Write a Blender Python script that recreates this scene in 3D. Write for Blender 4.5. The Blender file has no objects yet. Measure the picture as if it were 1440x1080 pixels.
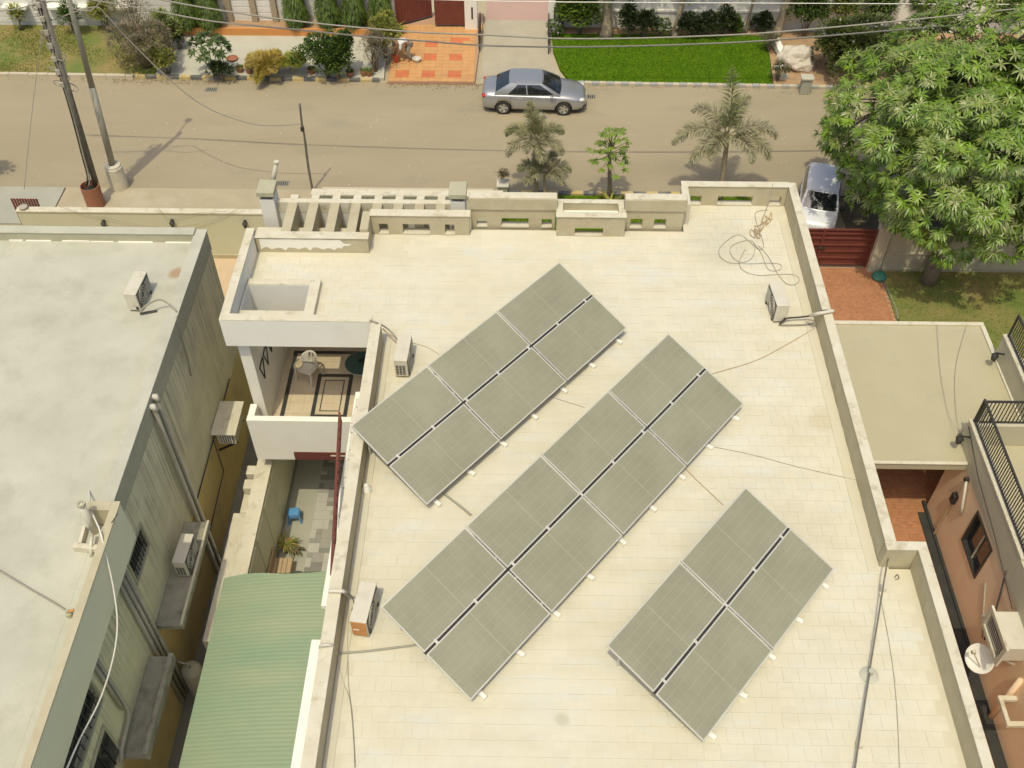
import bpy, bmesh, math, random
from mathutils import Vector, Matrix
R = math.radians
rnd = random.Random(11)
sc = bpy.context.scene
col = sc.collection
# ------------------------------------------------------------------ camera, sky, sun, exposure
CAM_H, PITCH, YAW, FPX = 25.1, R(47.6), R(0.97), 1435.0
cam = bpy.data.cameras.new('camera'); cam.sensor_width = 36; cam.lens = 36 * FPX / 1440; cam.clip_end = 600; cam.clip_start = 0.1
co = bpy.data.objects.new('camera', cam); col.objects.link(co)
co.location = (0, 0, CAM_H); co.rotation_euler = (math.pi / 2 - PITCH, 0, YAW)
sc.camera = co
SUN = Vector((-0.10, -0.397, 1.0)).normalized()          # towards the sun
w = bpy.data.worlds.new('World'); sc.world = w; w.use_nodes = True
nt = w.node_tree; nt.nodes.clear()
sky = nt.nodes.new('ShaderNodeTexSky'); sky.sky_type = 'NISHITA'; sky.sun_disc = False
sky.sun_elevation = math.asin(SUN.z); sky.sun_rotation = math.atan2(SUN.x, SUN.y); sky.air_density = 1.0; sky.dust_density = 5.0
bg = nt.nodes.new('ShaderNodeBackground'); bg.inputs[1].default_value = 0.15
ow = nt.nodes.new('ShaderNodeOutputWorld')
nt.links.new(sky.outputs[0], bg.inputs[0]); nt.links.new(bg.outputs[0], ow.inputs[0])
sl = bpy.data.lights.new('sun', 'SUN'); sl.energy = 2.2; sl.angle = R(0.55); sl.color = (1.0, 0.935, 0.69)
so = bpy.data.objects.new('sun', sl); col.objects.link(so); so.rotation_euler = SUN.to_track_quat('Z', 'Y').to_euler()
so.location = (-5, -10, 40)
vs = sc.view_settings; vs.view_transform = 'Standard'; vs.look = 'None'; vs.gamma = 1; vs.use_curve_mapping = False; vs.exposure = -0.1

# ------------------------------------------------------------------ a photo pixel gives a direction; a plane it touches gives the point
cP, sP, cY, sY = math.cos(PITCH), math.sin(PITCH), math.cos(YAW), math.sin(YAW)
def ray(x, y):
    r = x - 720; f = FPX * cP - (y - 540) * sP; d = FPX * sP + (y - 540) * cP
    return Vector((cY * r - sY * f, sY * r + cY * f, -d))
def G(x, y, z=0.0):
    a = ray(x, y); return Vector((0, 0, CAM_H)) + a * ((z - CAM_H) / a.z)
def GY(x, y, Y):
    a = ray(x, y); return Vector((0, 0, CAM_H)) + a * (Y / a.y)
def GX(x, y, X):
    a = ray(x, y); return Vector((0, 0, CAM_H)) + a * (X / a.x)

# ------------------------------------------------------------------ mesh helpers
class M:
    def __init__(s): s.v = []; s.f = []; s.c = []
    def add(s, vs, fs, c=None):
        o = len(s.v); s.v += [tuple(v) for v in vs]; s.f += [tuple(i + o for i in f) for f in fs]
        if c is not None: s.c += [c] * len(vs)
        return s
    def box(s, x0, x1, y0, y1, z0, z1, c=None):
        return s.add([(x0,y0,z0),(x1,y0,z0),(x1,y1,z0),(x0,y1,z0),(x0,y0,z1),(x1,y0,z1),(x1,y1,z1),(x0,y1,z1)],
            [(3,2,1,0),(4,5,6,7),(0,1,5,4),(1,2,6,5),(2,3,7,6),(3,0,4,7)], c)
    def bar(s, a, b, w, h=None, up=(0,0,1)):          # square bar from a to b
        a = Vector(a); b = Vector(b); d = (b - a).normalized(); up = Vector(up)
        if abs(d.dot(up)) > .98: up = Vector((0,1,0))
        sx = d.cross(up).normalized() * (w / 2); sz = sx.cross(d).normalized() * ((h or w) / 2)
        vs = [p + i * sx + j * sz for p in (a, b) for i, j in ((-1,-1),(1,-1),(1,1),(-1,1))]
        return s.add(vs, [(0,1,2,3),(7,6,5,4),(0,4,5,1),(1,5,6,2),(2,6,7,3),(3,7,4,0)])
    def tube(s, pts, r, n=8, c=None):
        pts = [Vector(p) for p in pts]; rs = r if isinstance(r, (list, tuple)) else [r] * len(pts)
        vs = []; fs = []; side = None
        for i, p in enumerate(pts):
            d = (pts[min(i + 1, len(pts) - 1)] - pts[max(i - 1, 0)])
            d = d.normalized() if d.length > 1e-9 else Vector((0,0,1))
            if side is None:
                side = d.cross(Vector((0,0,1)) if abs(d.z) < .9 else Vector((1,0,0))).normalized()
            side = (side - d * side.dot(d)).normalized(); up = d.cross(side)
            for k in range(n):
                a = 2 * math.pi * k / n
                vs.append(p + (side * math.cos(a) + up * math.sin(a)) * rs[i])
        for i in range(len(pts) - 1):
            for k in range(n):
                fs.append((i*n+k, i*n+(k+1)%n, (i+1)*n+(k+1)%n, (i+1)*n+k))
        fs.append(tuple(range(n - 1, -1, -1))); fs.append(tuple((len(pts)-1)*n + k for k in range(n)))
        return s.add(vs, fs, c)
    def lathe(s, prof, n=16, ctr=(0,0,0), c=None):    # prof: (r,z) list
        vs = []; fs = []; m = len(prof)
        for k in range(n):
            a = 2 * math.pi * k / n
            for r, z in prof: vs.append((ctr[0] + r*math.cos(a), ctr[1] + r*math.sin(a), ctr[2] + z))
        for k in range(n):
            for j in range(m - 1):
                fs.append((k*m+j, ((k+1)%n)*m+j, ((k+1)%n)*m+j+1, k*m+j+1))
        if prof[0][0] > 1e-6 and prof[-1][0] > 1e-6: fs += [(k*m+m-1, ((k+1)%n)*m+m-1, ((k+1)%n)*m, k*m) for k in range(n)]
        else: fs.append(tuple(k*m for k in range(n-1,-1,-1))); fs.append(tuple(k*m+m-1 for k in range(n)))
        return s.add(vs, fs, c)
    def prism(s, poly, z0, z1, c=None):               # poly counter-clockwise in xy
        n = len(poly)
        return s.add([(x,y,z0) for x,y in poly] + [(x,y,z1) for x,y in poly],
            [tuple(range(n-1,-1,-1)), tuple(range(n,2*n))] + [(i,(i+1)%n,(i+1)%n+n,i+n) for i in range(n)], c)
    def solid(s, xs, ys, zs, holes):                  # box grid minus holes, only outer faces
        xs, ys, zs = sorted(set(xs)), sorted(set(ys)), sorted(set(zs))
        def full(i, j, k):
            if not (0 <= i < len(xs)-1 and 0 <= j < len(ys)-1 and 0 <= k < len(zs)-1): return False
            cx, cy, cz = (xs[i]+xs[i+1])/2, (ys[j]+ys[j+1])/2, (zs[k]+zs[k+1])/2
            return not any(h[0] < cx < h[1] and h[2] < cy < h[3] and h[4] < cz < h[5] for h in holes)
        for i in range(len(xs)-1):
            for j in range(len(ys)-1):
                for k in range(len(zs)-1):
                    if not full(i,j,k): continue
                    x0,x1,y0,y1,z0,z1 = xs[i],xs[i+1],ys[j],ys[j+1],zs[k],zs[k+1]
                    q = [((-1,0,0),[(x0,y0,z0),(x0,y0,z1),(x0,y1,z1),(x0,y1,z0)]),((1,0,0),[(x1,y0,z0),(x1,y1,z0),(x1,y1,z1),(x1,y0,z1)]),
                         ((0,-1,0),[(x0,y0,z0),(x1,y0,z0),(x1,y0,z1),(x0,y0,z1)]),((0,1,0),[(x0,y1,z0),(x0,y1,z1),(x1,y1,z1),(x1,y1,z0)]),
                         ((0,0,-1),[(x0,y0,z0),(x0,y1,z0),(x1,y1,z0),(x1,y0,z0)]),((0,0,1),[(x0,y0,z1),(x1,y0,z1),(x1,y1,z1),(x0,y1,z1)])]
                    for d, vs in q:
                        if not full(i+d[0], j+d[1], k+d[2]): s.add(vs, [(0,1,2,3)])
        return s
    def hollow(s, x0, x1, y0, y1, z0, z1, holes):     # wall box with openings
        xs=[x0,x1]; ys=[y0,y1]; zs=[z0,z1]
        for h in holes: xs += [max(x0,h[0]),min(x1,h[1])]; ys += [max(y0,h[2]),min(y1,h[3])]; zs += [max(z0,h[4]),min(z1,h[5])]
        return s.solid(xs, ys, zs, holes)
    def xf(s, mtx):
        s.v = [tuple(mtx @ Vector(v)) for v in s.v]; return s
    def mesh(s, name, mat, smooth=False):
        me = bpy.data.meshes.new(name); me.from_pydata(s.v, [], s.f)
        if s.c and len(s.c) == len(s.v):
            a = me.color_attributes.new('tint', 'FLOAT_COLOR', 'POINT')
            a.data.foreach_set('color', [x for c in s.c for x in (c[0], c[1], c[2], 1.0)])
        if mat: me.materials.append(mat)
        if smooth: me.polygons.foreach_set('use_smooth', [True] * len(me.polygons))
        me.update(); return me
    def build(s, name, mat, parent=None, smooth=False, bevel=0, local=False, kind=None, merge=False):
        me = s.mesh(name, mat, smooth)
        if merge:
            bm = bmesh.new(); bm.from_mesh(me); bmesh.ops.remove_doubles(bm, verts=bm.verts, dist=1e-4); bm.to_mesh(me); bm.free()
        return link(name, me, parent, bevel, local, kind)
def link(name, me, parent=None, bevel=0, local=False, kind=None):
    o = bpy.data.objects.new(name, me); col.objects.link(o)
    if parent is not None:
        o.parent = parent
        if not local and parent.type == 'EMPTY': o.matrix_parent_inverse = Matrix.Translation(-parent.location)
    if bevel:
        b = o.modifiers.new('bevel', 'BEVEL'); b.width = bevel; b.segments = 2; b.limit_method = 'ANGLE'; b.angle_limit = R(40)
    if kind: o['kind'] = kind
    return o
def tag(o, label, cat, group=None):
    o['label'] = label; o['category'] = cat
    if group: o['group'] = group
    return o
def thing(name, label, cat, loc=(0,0,0), rz=0, group=None):
    o = bpy.data.objects.new(name, None); col.objects.link(o); o.empty_display_size = .2
    o.location = loc; o.rotation_euler = (0,0,rz)
    return tag(o, label, cat, group)
def copy_tree(o, parent=None):
    c = o.copy(); col.objects.link(c); c.parent = parent
    for ch in list(o.children): copy_tree(ch, c)
    return c
def struct(o): o['kind'] = 'structure'; return o

# ------------------------------------------------------------------ materials
def mat(name, c1, c2=None, scale=2.0, rough=.85, bump=0.0, bscale=30, metal=0, stretch=(1,1,1), c3=None, s3=.5, t3=(.5,.7), spec=.5, cell=None, cellamt=.06, tint=False, coat=0, trans=0, streak=None, spots=()):
    m = bpy.data.materials.new(name); m.use_nodes = True; nt = m.node_tree; N = nt.nodes; Lk = nt.links
    b = N['Principled BSDF']; b.inputs['Roughness'].default_value = rough; b.inputs['Metallic'].default_value = metal
    b.inputs['Specular IOR Level'].default_value = spec
    if coat: b.inputs['Coat Weight'].default_value = coat; b.inputs['Coat Roughness'].default_value = .05
    geo = N.new('ShaderNodeNewGeometry'); mp = N.new('ShaderNodeMapping'); mp.inputs['Scale'].default_value = stretch
    Lk.new(geo.outputs['Position'], mp.inputs['Vector'])
    def noise(s, detail=5, r=.6):
        n = N.new('ShaderNodeTexNoise'); n.inputs['Scale'].default_value = s; n.inputs['Detail'].default_value = detail; n.inputs['Roughness'].default_value = r
        Lk.new(mp.outputs[0], n.inputs['Vector']); return n.outputs['Fac']
    def mix(fac, a, bb, blend='MIX'):
        x = N.new('ShaderNodeMix'); x.data_type = 'RGBA'; x.blend_type = blend
        if isinstance(fac, float): x.inputs[0].default_value = fac
        else: Lk.new(fac, x.inputs[0])
        for k, v in ((6, a), (7, bb)):
            if isinstance(v, tuple): x.inputs[k].default_value = (*v, 1)
            else: Lk.new(v, x.inputs[k])
        return x.outputs[2]
    def ramp(fac, lo, hi):
        r = N.new('ShaderNodeMapRange'); r.inputs[1].default_value = lo; r.inputs[2].default_value = hi; Lk.new(fac, r.inputs[0]); return r.outputs[0]
    c = c1
    if tint:
        a = N.new('ShaderNodeAttribute'); a.attribute_name = 'tint'; c = a.outputs['Color']
    if c2: c = mix(ramp(noise(scale), .3, .7), c, c2, )
    if c3: c = mix(ramp(noise(s3, 6, .65), *t3), c, c3)
    if streak:
        sc_, sy, thr, zlo, zhi = streak
        m2 = N.new('ShaderNodeMapping'); m2.inputs['Scale'].default_value = (1, sy, .12); Lk.new(geo.outputs['Position'], m2.inputs['Vector'])
        n2 = N.new('ShaderNodeTexNoise'); n2.inputs['Scale'].default_value = 1.0; n2.inputs['Detail'].default_value = 8; n2.inputs['Roughness'].default_value = .75; Lk.new(m2.outputs[0], n2.inputs['Vector'])
        sx_ = N.new('ShaderNodeSeparateXYZ'); Lk.new(geo.outputs['Position'], sx_.inputs[0])
        hz = ramp(sx_.outputs[2], zlo, zhi); msk = ramp(n2.outputs['Fac'], thr[0], thr[1])
        mu = N.new('ShaderNodeMath'); mu.operation = 'MULTIPLY'; Lk.new(hz, mu.inputs[0]); Lk.new(msk, mu.inputs[1])
        mu2 = N.new('ShaderNodeMath'); mu2.operation = 'MULTIPLY'; Lk.new(mu.outputs[0], mu2.inputs[0]); Lk.new(ramp(noise(.7, 4, .6), .3, .6), mu2.inputs[1])
        c = mix(mu2.outputs[0], c, sc_)
    for ctr, rad, sc_, amt in spots:
        vd = N.new('ShaderNodeVectorMath'); vd.operation = 'DISTANCE'; vd.inputs[1].default_value = ctr; Lk.new(geo.outputs['Position'], vd.inputs[0])
        ad = N.new('ShaderNodeMath'); ad.operation = 'MULTIPLY_ADD'; Lk.new(noise(2.2, 5, .65), ad.inputs[0]); ad.inputs[1].default_value = rad*1.1; Lk.new(vd.outputs['Value'], ad.inputs[2])
        r = N.new('ShaderNodeMapRange'); r.inputs[1].default_value = rad*1.75; r.inputs[2].default_value = rad*1.1; r.inputs[3].default_value = 0; r.inputs[4].default_value = amt; Lk.new(ad.outputs[0], r.inputs[0])
        c = mix(r.outputs[0], c, sc_)
    if cell:
        sn = N.new('ShaderNodeVectorMath'); sn.operation = 'SNAP'; sn.inputs[1].default_value = cell; Lk.new(geo.outputs['Position'], sn.inputs[0])
        wn = N.new('ShaderNodeTexWhiteNoise'); Lk.new(sn.outputs[0], wn.inputs['Vector'])
        r = N.new('ShaderNodeMapRange'); r.inputs[3].default_value = 1 - cellamt; r.inputs[4].default_value = 1 + cellamt; Lk.new(wn.outputs['Value'], r.inputs[0])
        mm = N.new('ShaderNodeVectorMath'); mm.operation = 'SCALE'
        if isinstance(c, tuple): mm.inputs[0].default_value = c
        else: Lk.new(c, mm.inputs[0])
        Lk.new(r.outputs[0], mm.inputs['Scale']); c = mm.outputs[0]
    if isinstance(c, tuple): b.inputs['Base Color'].default_value = (*c, 1)
    else: Lk.new(c, b.inputs['Base Color'])
    if bump:
        bp = N.new('ShaderNodeBump'); bp.inputs['Strength'].default_value = bump; bp.inputs['Distance'].default_value = .02
        Lk.new(noise(bscale, 6, .7), bp.inputs['Height']); Lk.new(bp.outputs[0], b.inputs['Normal'])
    if trans:
        tr = N.new('ShaderNodeBsdfTranslucent')
        if isinstance(c, tuple): tr.inputs[0].default_value = (*c, 1)
        else: Lk.new(c, tr.inputs[0])
        ms = N.new('ShaderNodeMixShader'); ms.inputs[0].default_value = trans
        Lk.new(b.outputs[0], ms.inputs[1]); Lk.new(tr.outputs[0], ms.inputs[2]); Lk.new(ms.outputs[0], N['Material Output'].inputs[0])
    return m
T = {}
T['roof'] = mat('whitewashed_tile', (.595,.55,.395), (.645,.61,.48), 1.1, .92, .3, 25, stretch=(.5,1.5,1), c3=(.60,.605,.53), s3=1.6, t3=(.53,.74), cell=(.30,.30,9), cellamt=.022, spots=[((5.3,21.6,7.2),1.0,(.50,.47,.34),.55),((6.9,15.3,7.2),.4,(.50,.43,.27),.5),(tuple(G(790,1012,7.2)),.13,(.42,.38,.25),.5),((5.9,12.5,7.2),.7,(.55,.50,.36),.4)])
T['slab'] = mat('whitewash_joint', (.575,.53,.375), (.61,.57,.44), 1.6, .95, .3, 25)
T['parapet'] = mat('cream_plaster', (0.448,0.392,0.251), (0.496,0.448,0.304), 2.5, .9, .25, 40, c3=(0.352,0.304,0.19), s3=1.2, t3=(.5,.85))
T['coping'] = mat('cream_coping', (.57,.52,.375), (.65,.61,.48), 2.2, .9, .35, 30, c3=(.41,.36,.24), s3=3.0, t3=(.54,.74))
T['white'] = mat('white_paint_wall', (.80,.78,.68), (.83,.81,.72), 2, .85, .1, 60, c3=(.72,.69,.59), s3=.8, t3=(.6,.9))
T['greywall'] = mat('grey_plaster', (.70,.69,.62), (.74,.73,.66), 2, .85, .1, 50)
T['lroof'] = mat('grey_cement_roof', (.43,.425,.33), (.52,.51,.405), .7, .92, .3, 30, c3=(.36,.35,.26), s3=1.1, t3=(.5,.85), spots=[((-9.2,20.2,7.16),.22,(.36,.22,.12),.8),((-11.5,8.6,7.16),.3,(.30,.28,.22),.5)])
T['cement'] = mat('raw_cement_band', (.39,.37,.255), (.45,.43,.30), 3, .92, .3, 30)
T['streak'] = mat('rain_streaked_wall', (.74,.70,.47), (.62,.585,.39), 1.3, .92, .25, 30, streak=((.20,.18,.115), 13, (.46,.62), 2.6, 6.4))
T['ledge'] = mat('stained_concrete', (.27,.255,.19), (.35,.33,.245), 3, .95, .4, 20, c3=(.16,.15,.11), s3=2, t3=(.5,.75))
T['lowwall'] = mat('cream_wall_paint', (.58,.54,.39), (.52,.48,.35), 1.5, .9, .15, 40)
T['ochre'] = mat('ochre_wall_paint', (.72,.55,.20), (.66,.52,.22), 1.2, .9, .15, 40, c3=(.42,.35,.18), s3=.9, t3=(.5,.8))
T['smooth'] = mat('grey_green_render', (.80,.77,.53), (.76,.73,.50), 1.2, .85, .1, 40)
T['celadon'] = mat('pale_green_wall', (0.552,0.549,0.378), (0.589,0.577,0.414), .8, .9, .1, 40)
T['pink'] = mat('salmon_wall_paint', (.84,.64,.43), (.80,.60,.40), 1.2, .88, .2, 60, c3=(.70,.53,.36), s3=.9, t3=(.55,.85))
T['balc'] = mat('stone_grey_paint', (.52,.49,.36), (.48,.45,.33), 1.5, .9, .1, 40)
T['canopy'] = mat('tan_canopy_roof', (0.43,0.387,0.246), (0.456,0.414,0.272), .7, .93, .2, 40, c3=(0.387,0.361,0.242), s3=1.1, t3=(.55,.8))
T['road'] = mat('dusty_asphalt', (0.317,0.266,0.168), (0.37,0.31,0.202), .35, .96, .3, 60, stretch=(.35,1,1), c3=(0.29,0.257,0.176), s3=.8, t3=(.55,.75))
T['ground'] = mat('sandy_ground', (0.442,0.374,0.248), (0.383,0.323,0.208), .8, .96, .4, 20, c3=(0.493,0.433,0.304), s3=.5, t3=(.5,.75))
T['pave'] = mat('pale_concrete', (0.45,0.432,0.333), (0.495,0.478,0.378), 1.2, .93, .2, 30, c3=(0.387,0.368,0.279), s3=.6, t3=(.55,.8))
T['greypave'] = mat('grey_concrete', (0.342,0.339,0.266), (0.399,0.388,0.314), 1.2, .93, .2, 30)
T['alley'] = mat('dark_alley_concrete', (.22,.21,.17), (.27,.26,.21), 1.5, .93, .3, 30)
T['soil'] = mat('brown_soil', (.34,.21,.11), (.43,.29,.16), 2, .97, .6, 15)
T['lawn'] = mat('lawn_soil_green', (.08,.16,.005), (.11,.18,.008), .6, .98, .5, 40, spec=.05)
T['dry'] = mat('dry_lawn_base', (.19,.19,.05), (.30,.22,.085), .7, .95, .5, 40, c3=(.12,.17,.03), s3=.5, t3=(.42,.62))
T['grass'] = mat('grass_blade', (.1,.16,.02), rough=.9, tint=True, spec=.08)
T['orange'] = mat('orange_paint', (.62,.27,.07), (.56,.25,.08), 2, .8, .1)
T['otile'] = mat('orange_paving_tile', (.58,.315,.115), (.53,.285,.11), 1.5, .75, .1, cell=(.3,.3,9), cellamt=.06)
T['rtile'] = mat('red_paving_tile', (.58,.17,.06), (.52,.16,.06), 1.5, .75, .1, cell=(.3,.3,9), cellamt=.06)
T['pinkdrive'] = mat('pink_paver', (.46,.30,.24), (.42,.29,.23), 1.5, .9, .2)
T['brick'] = mat('red_brick_paver', (.37,.165,.075), (.43,.20,.09), 2, .88, .25, 40, cell=(.11,.11,9), cellamt=.12)
T['mortar'] = mat('brick_mortar', (.40,.24,.14), (.45,.29,.18), 3, .95, .2)
T['gate'] = mat('maroon_gate_paint', (.155,.04,.028), (.19,.055,.035), 3, .6, .1)
T['redsteel'] = mat('red_oxide_steel', (.17,.045,.03), (.13,.04,.03), 4, .7)
T['iron'] = mat('black_iron', (.025,.024,.022), (.05,.045,.04), 6, .55)
T['dark'] = mat('dark_interior', (.03,.03,.028), (.05,.048,.04), 2, .9)
T['glass'] = mat('dark_window_glass', (.02,.024,.026), (.03,.034,.036), 2, .08, spec=.8)
T['alu'] = mat('aluminium_frame', (.60,.58,.50), (.66,.64,.56), 4, .45, metal=.35)
T['cellm'] = mat('dusty_solar_cell', (0.246,0.244,0.165), (0.284,0.278,0.19), 1.3, .34, c3=(0.321,0.316,0.22), s3=.7, t3=(.45,.8), spec=.55, stretch=(1,1,1))
T['backs'] = mat('panel_grid_line', (.375,.36,.25), (.35,.34,.23), 4, .4)
T['acw'] = mat('beige_ac_casing', (.58,.54,.42), (.62,.58,.47), 3, .55, .05, 60, c3=(.48,.44,.33), s3=2, t3=(.55,.8))
T['grille'] = mat('dark_grille', (.07,.07,.06), (.10,.095,.08), 5, .6)
T['acbox'] = mat('cardboard_brown', (.48,.22,.07), (.54,.27,.1), 3, .8)
T['pvc'] = mat('pale_pvc', (.62,.59,.48), (.55,.52,.42), 3, .6)
T['pipe'] = mat('wall_painted_pipe', (.40,.375,.29), (.34,.32,.25), 4, .7)
T['cable'] = mat('black_cable', (.05,.048,.04), rough=.7)
T['gcable'] = mat('grey_cable', (.30,.28,.22), rough=.8)
T['wcable'] = mat('white_cable', (.72,.69,.6), rough=.6)
T['pole'] = mat('galvanised_pole', (.36,.35,.28), (.29,.28,.22), 3, .6, .1, metal=.2)
T['oldpole'] = mat('weathered_pole', (.20,.185,.14), (.13,.12,.095), 5, .8, .3)
T['bark'] = mat('grey_bark', (.17,.14,.095), (.24,.2,.14), 7, .95, .6, 20)
T['palebark'] = mat('pale_bark', (.40,.33,.22), (.33,.27,.18), 6, .95, .5, 20)
T['leaf'] = mat('leaf', (.08,.14,.03), rough=.5, tint=True, trans=.18, spec=.4)
T['glossleaf'] = mat('dusty_mango_leaf', (.08,.14,.03), rough=.42, tint=True, trans=.04, spec=.55)
T['terracotta'] = mat('terracotta', (.36,.15,.075), (.30,.13,.07), 5, .85, .1)
T['cpot'] = mat('cement_pot', (.42,.39,.31), (.36,.33,.26), 5, .9, .2)
T['kyellow'] = mat('kerb_yellow', (.55,.40,.12), (.50,.41,.22), 5, .9, .3, c3=(.44,.38,.27), s3=3, t3=(.5,.75))
T['kblack'] = mat('kerb_black', (.10,.105,.10), (.16,.155,.14), 5, .9, .3, c3=(.30,.27,.2), s3=3, t3=(.5,.75))
T['kcream'] = mat('kerb_cream', (.54,.48,.35), (.48,.42,.3), 4, .92, .3)
T['kblue'] = mat('kerb_faded_blue', (.34,.34,.31), (.40,.385,.33), 4, .92, .3)
T['silver'] = mat('silver_car_paint', (.43,.435,.43), rough=.3, metal=.6, coat=.7)
T['carwhite'] = mat('white_car_paint', (.74,.75,.75), rough=.3, coat=.6)
T['carglass'] = mat('car_glass', (.014,.017,.018), rough=.04, spec=.9, coat=.3)
T['rubber'] = mat('tyre_rubber', (.022,.022,.021), (.05,.046,.04), 8, .85)
T['rim'] = mat('alloy_rim', (.55,.55,.53), rough=.35, metal=.7)
T['blackp'] = mat('black_plastic', (.02,.02,.02), rough=.5)
T['redl'] = mat('red_lamp', (.5,.02,.02), rough=.2)
T['lamp'] = mat('headlamp_clear', (.62,.62,.57), rough=.15)
T['plastic'] = mat('white_plastic', (.66,.63,.54), (.6,.57,.48), 4, .5)
T['blue'] = mat('blue_plastic', (.09,.28,.56), (.12,.32,.58), 4, .45)
T['gglass'] = mat('green_tinted_glass', (.045,.10,.085), rough=.12, spec=.7)
T['inlay'] = mat('black_stone_inlay', (.035,.035,.032), (.06,.058,.05), 5, .5)
T['terrtile'] = mat('beige_floor_tile', (.56,.46,.31), (.60,.51,.36), 2, .6, .05, cell=(.4,.4,9), cellamt=.06)
T['ptile'] = [mat('patio_tile_%d' % i, c, tuple(x*.9 for x in c), 4, .75, .1) for i, c in enumerate(((.24,.235,.20),(.34,.33,.28),(.46,.45,.39),(.29,.285,.245)))]
T['fibre'] = mat('green_fibreglass', (.235,.33,.205), (.315,.355,.225), .45, .55, .05, 60, stretch=(.5,1.6,1), c3=(.22,.315,.20), s3=.35, t3=(.45,.7))
T['wood'] = mat('raw_wood', (.48,.36,.21), (.42,.31,.18), 3, .8, .2, stretch=(6,1,6))
T['rock'] = mat('pale_rock', (.52,.46,.36), (.62,.57,.47), 3, .95, .6, 12)
T['skin'] = mat('skin', (.30,.16,.09), rough=.6)
T['shirt'] = mat('white_shirt', (.68,.68,.64), (.6,.6,.56), 10, .9)
T['trousers'] = mat('grey_trousers', (.22,.21,.17), (.28,.265,.22), 10, .9)
T['hair'] = mat('dark_hair', (.018,.015,.012), rough=.6)
T['redcloth'] = mat('red_bucket', (.45,.09,.04), rough=.5)
T['flower'] = mat('white_petals', (.75,.75,.68), rough=.8)
T['tarp'] = mat('white_tarp', (.66,.63,.54), (.58,.55,.46), 6, .8, .3)

# ================================================================== THE SETTING
g = struct(M().add([(-150,-60,-.03),(150,-60,-.03),(150,190,-.03),(-150,190,-.03)], [(0,1,2,3)]).build('ground', T['ground']))
farY = lambda x: 41.36 - .012 * x
def sheet(name, poly, z0, z1, m, bevel=0): return struct(M().prism(poly, z0, z1).build(name, m, bevel=bevel))
sheet('road', [(-90,33.35),(90,33.35),(90,farY(90)),(-90,farY(-90))], -.08, 0.0, T['road'])
sheet('pavement_near', [(-90,31.0),(-18.6,31.0),(-18.6,33.33),(-90,33.33)], -.1, .05, T['greypave'], .01)
sheet('pavement_sandy', [(-18.55,29.3),(-8.2,29.3),(-8.2,33.33),(-18.55,33.33)], -.1, .045, T['ground'], .01)
VZ = .12
def fv(x, d=.16): return farY(x) + d
sheet('verge_dry_lawn', [(-60,fv(-60)),(-17.1,fv(-17.1)),(-17.3,46.15),(-60,46.15)], -.1, VZ, T['dry'])
sheet('verge_slab', [(-17.05,fv(-17)),(-6.55,fv(-6.5)),(-6.75,45.3),(-17.25,45.3)], -.1, VZ + .01, T['pave'])
sheet('tile_base', [(-6.35,41.3),(-2.4,41.3),(-2.2,47.6),(-6.45,47.6)], -.1, VZ + .03, T['mortar'])
sheet('driveway', [(-2.15,fv(-2,-.02)),(1.9,fv(1.9,-.02)),(1.35,42.6),(1.05,44.2),(1.0,47.2),(-2.1,47.2)], -.1, .035, mat('tan_concrete', (.38,.335,.235), (.43,.38,.275), 1.2, .93, .2, 30))
sheet('driveway_inner', [(-2.1,47.2),(1.0,47.2),(1.0,58),(-2.1,58)], -.1, .04, T['pinkdrive'])
lawn_poly = [(1.95,fv(1.95)),(11.1,fv(11.1)),(11.5,45.7),(1.15,45.7),(1.2,44.2),(1.5,42.6)]
sheet('verge_lawn', lawn_poly, -.1, VZ + .01, T['lawn'])
sheet('verge_soil', [(11.15,fv(11.1)),(60,fv(60)),(60,46.1),(11.55,46.1)], -.1, VZ, T['soil'])
sheet('flower_bed', [(1.15,45.72),(11.5,45.72),(11.5,46.3),(1.15,46.3)], -.1, VZ + .03, T['soil'])
sheet('garden_lawn', [(13.15,20.0),(40,20.0),(40,28.8),(13.15,28.8)], -.1, .02, T['dry'])
sheet('shaded_verge', [(12.4,29.1),(60,29.1),(60,33.3),(12.4,33.3)], -.1, .03, mat('dark_soil_and_shade', (.12,.095,.06), (.17,.135,.085), 1.5, .97, .5, 15))  # dark soil, with the shade under the mango also put into its colour
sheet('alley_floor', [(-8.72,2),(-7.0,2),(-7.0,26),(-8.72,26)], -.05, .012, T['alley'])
sheet('yard_floor', [(-20,21.7),(-7.6,21.7),(-7.6,29.1),(-20,29.1)], -.05, .008, mat('peach_floor', (.58,.44,.28), (.52,.40,.26), 1.5, .9))
sheet('front_yard', [(-7.4,22.3),(8.6,22.3),(8.6,30.4),(-7.4,30.4)], -.05, .008, T['greypave'])
sheet('grass_strip', [(-1.2,31.0),(9.4,31.0),(9.4,33.1),(-1.2,33.1)], -.05, .06, T['lawn'])
# blades of grass as real geometry
def grass(name, spots, n, cols, h, label, z):
    m = M()
    for i in range(n):
        x, y = spots(); a = rnd.uniform(0, 6.283); hh = h * rnd.uniform(.5, 1.2); ww = .022
        c = cols[rnd.randrange(len(cols))]; k = rnd.uniform(.75, 1.2); c = (c[0]*k, c[1]*k, c[2]*k)
        dx, dy = math.cos(a)*ww, math.sin(a)*ww; lx, ly = rnd.uniform(-.5,.5)*hh, rnd.uniform(-.5,.5)*hh
        m.add([(x-dx,y-dy,z),(x+dx,y+dy,z),(x+lx,y+ly,z+hh)], [(0,1,2)], c)
    o = m.build(name, T['grass'], kind='stuff'); o['label'] = label; o['category'] = 'grass'; return o
def inpoly(p, x, y):
    r = False; j = len(p) - 1
    for i in range(len(p)):
        if (p[i][1] > y) != (p[j][1] > y) and x < (p[j][0]-p[i][0])*(y-p[i][1])/(p[j][1]-p[i][1])+p[i][0]: r = not r
        j = i
    return r
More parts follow.
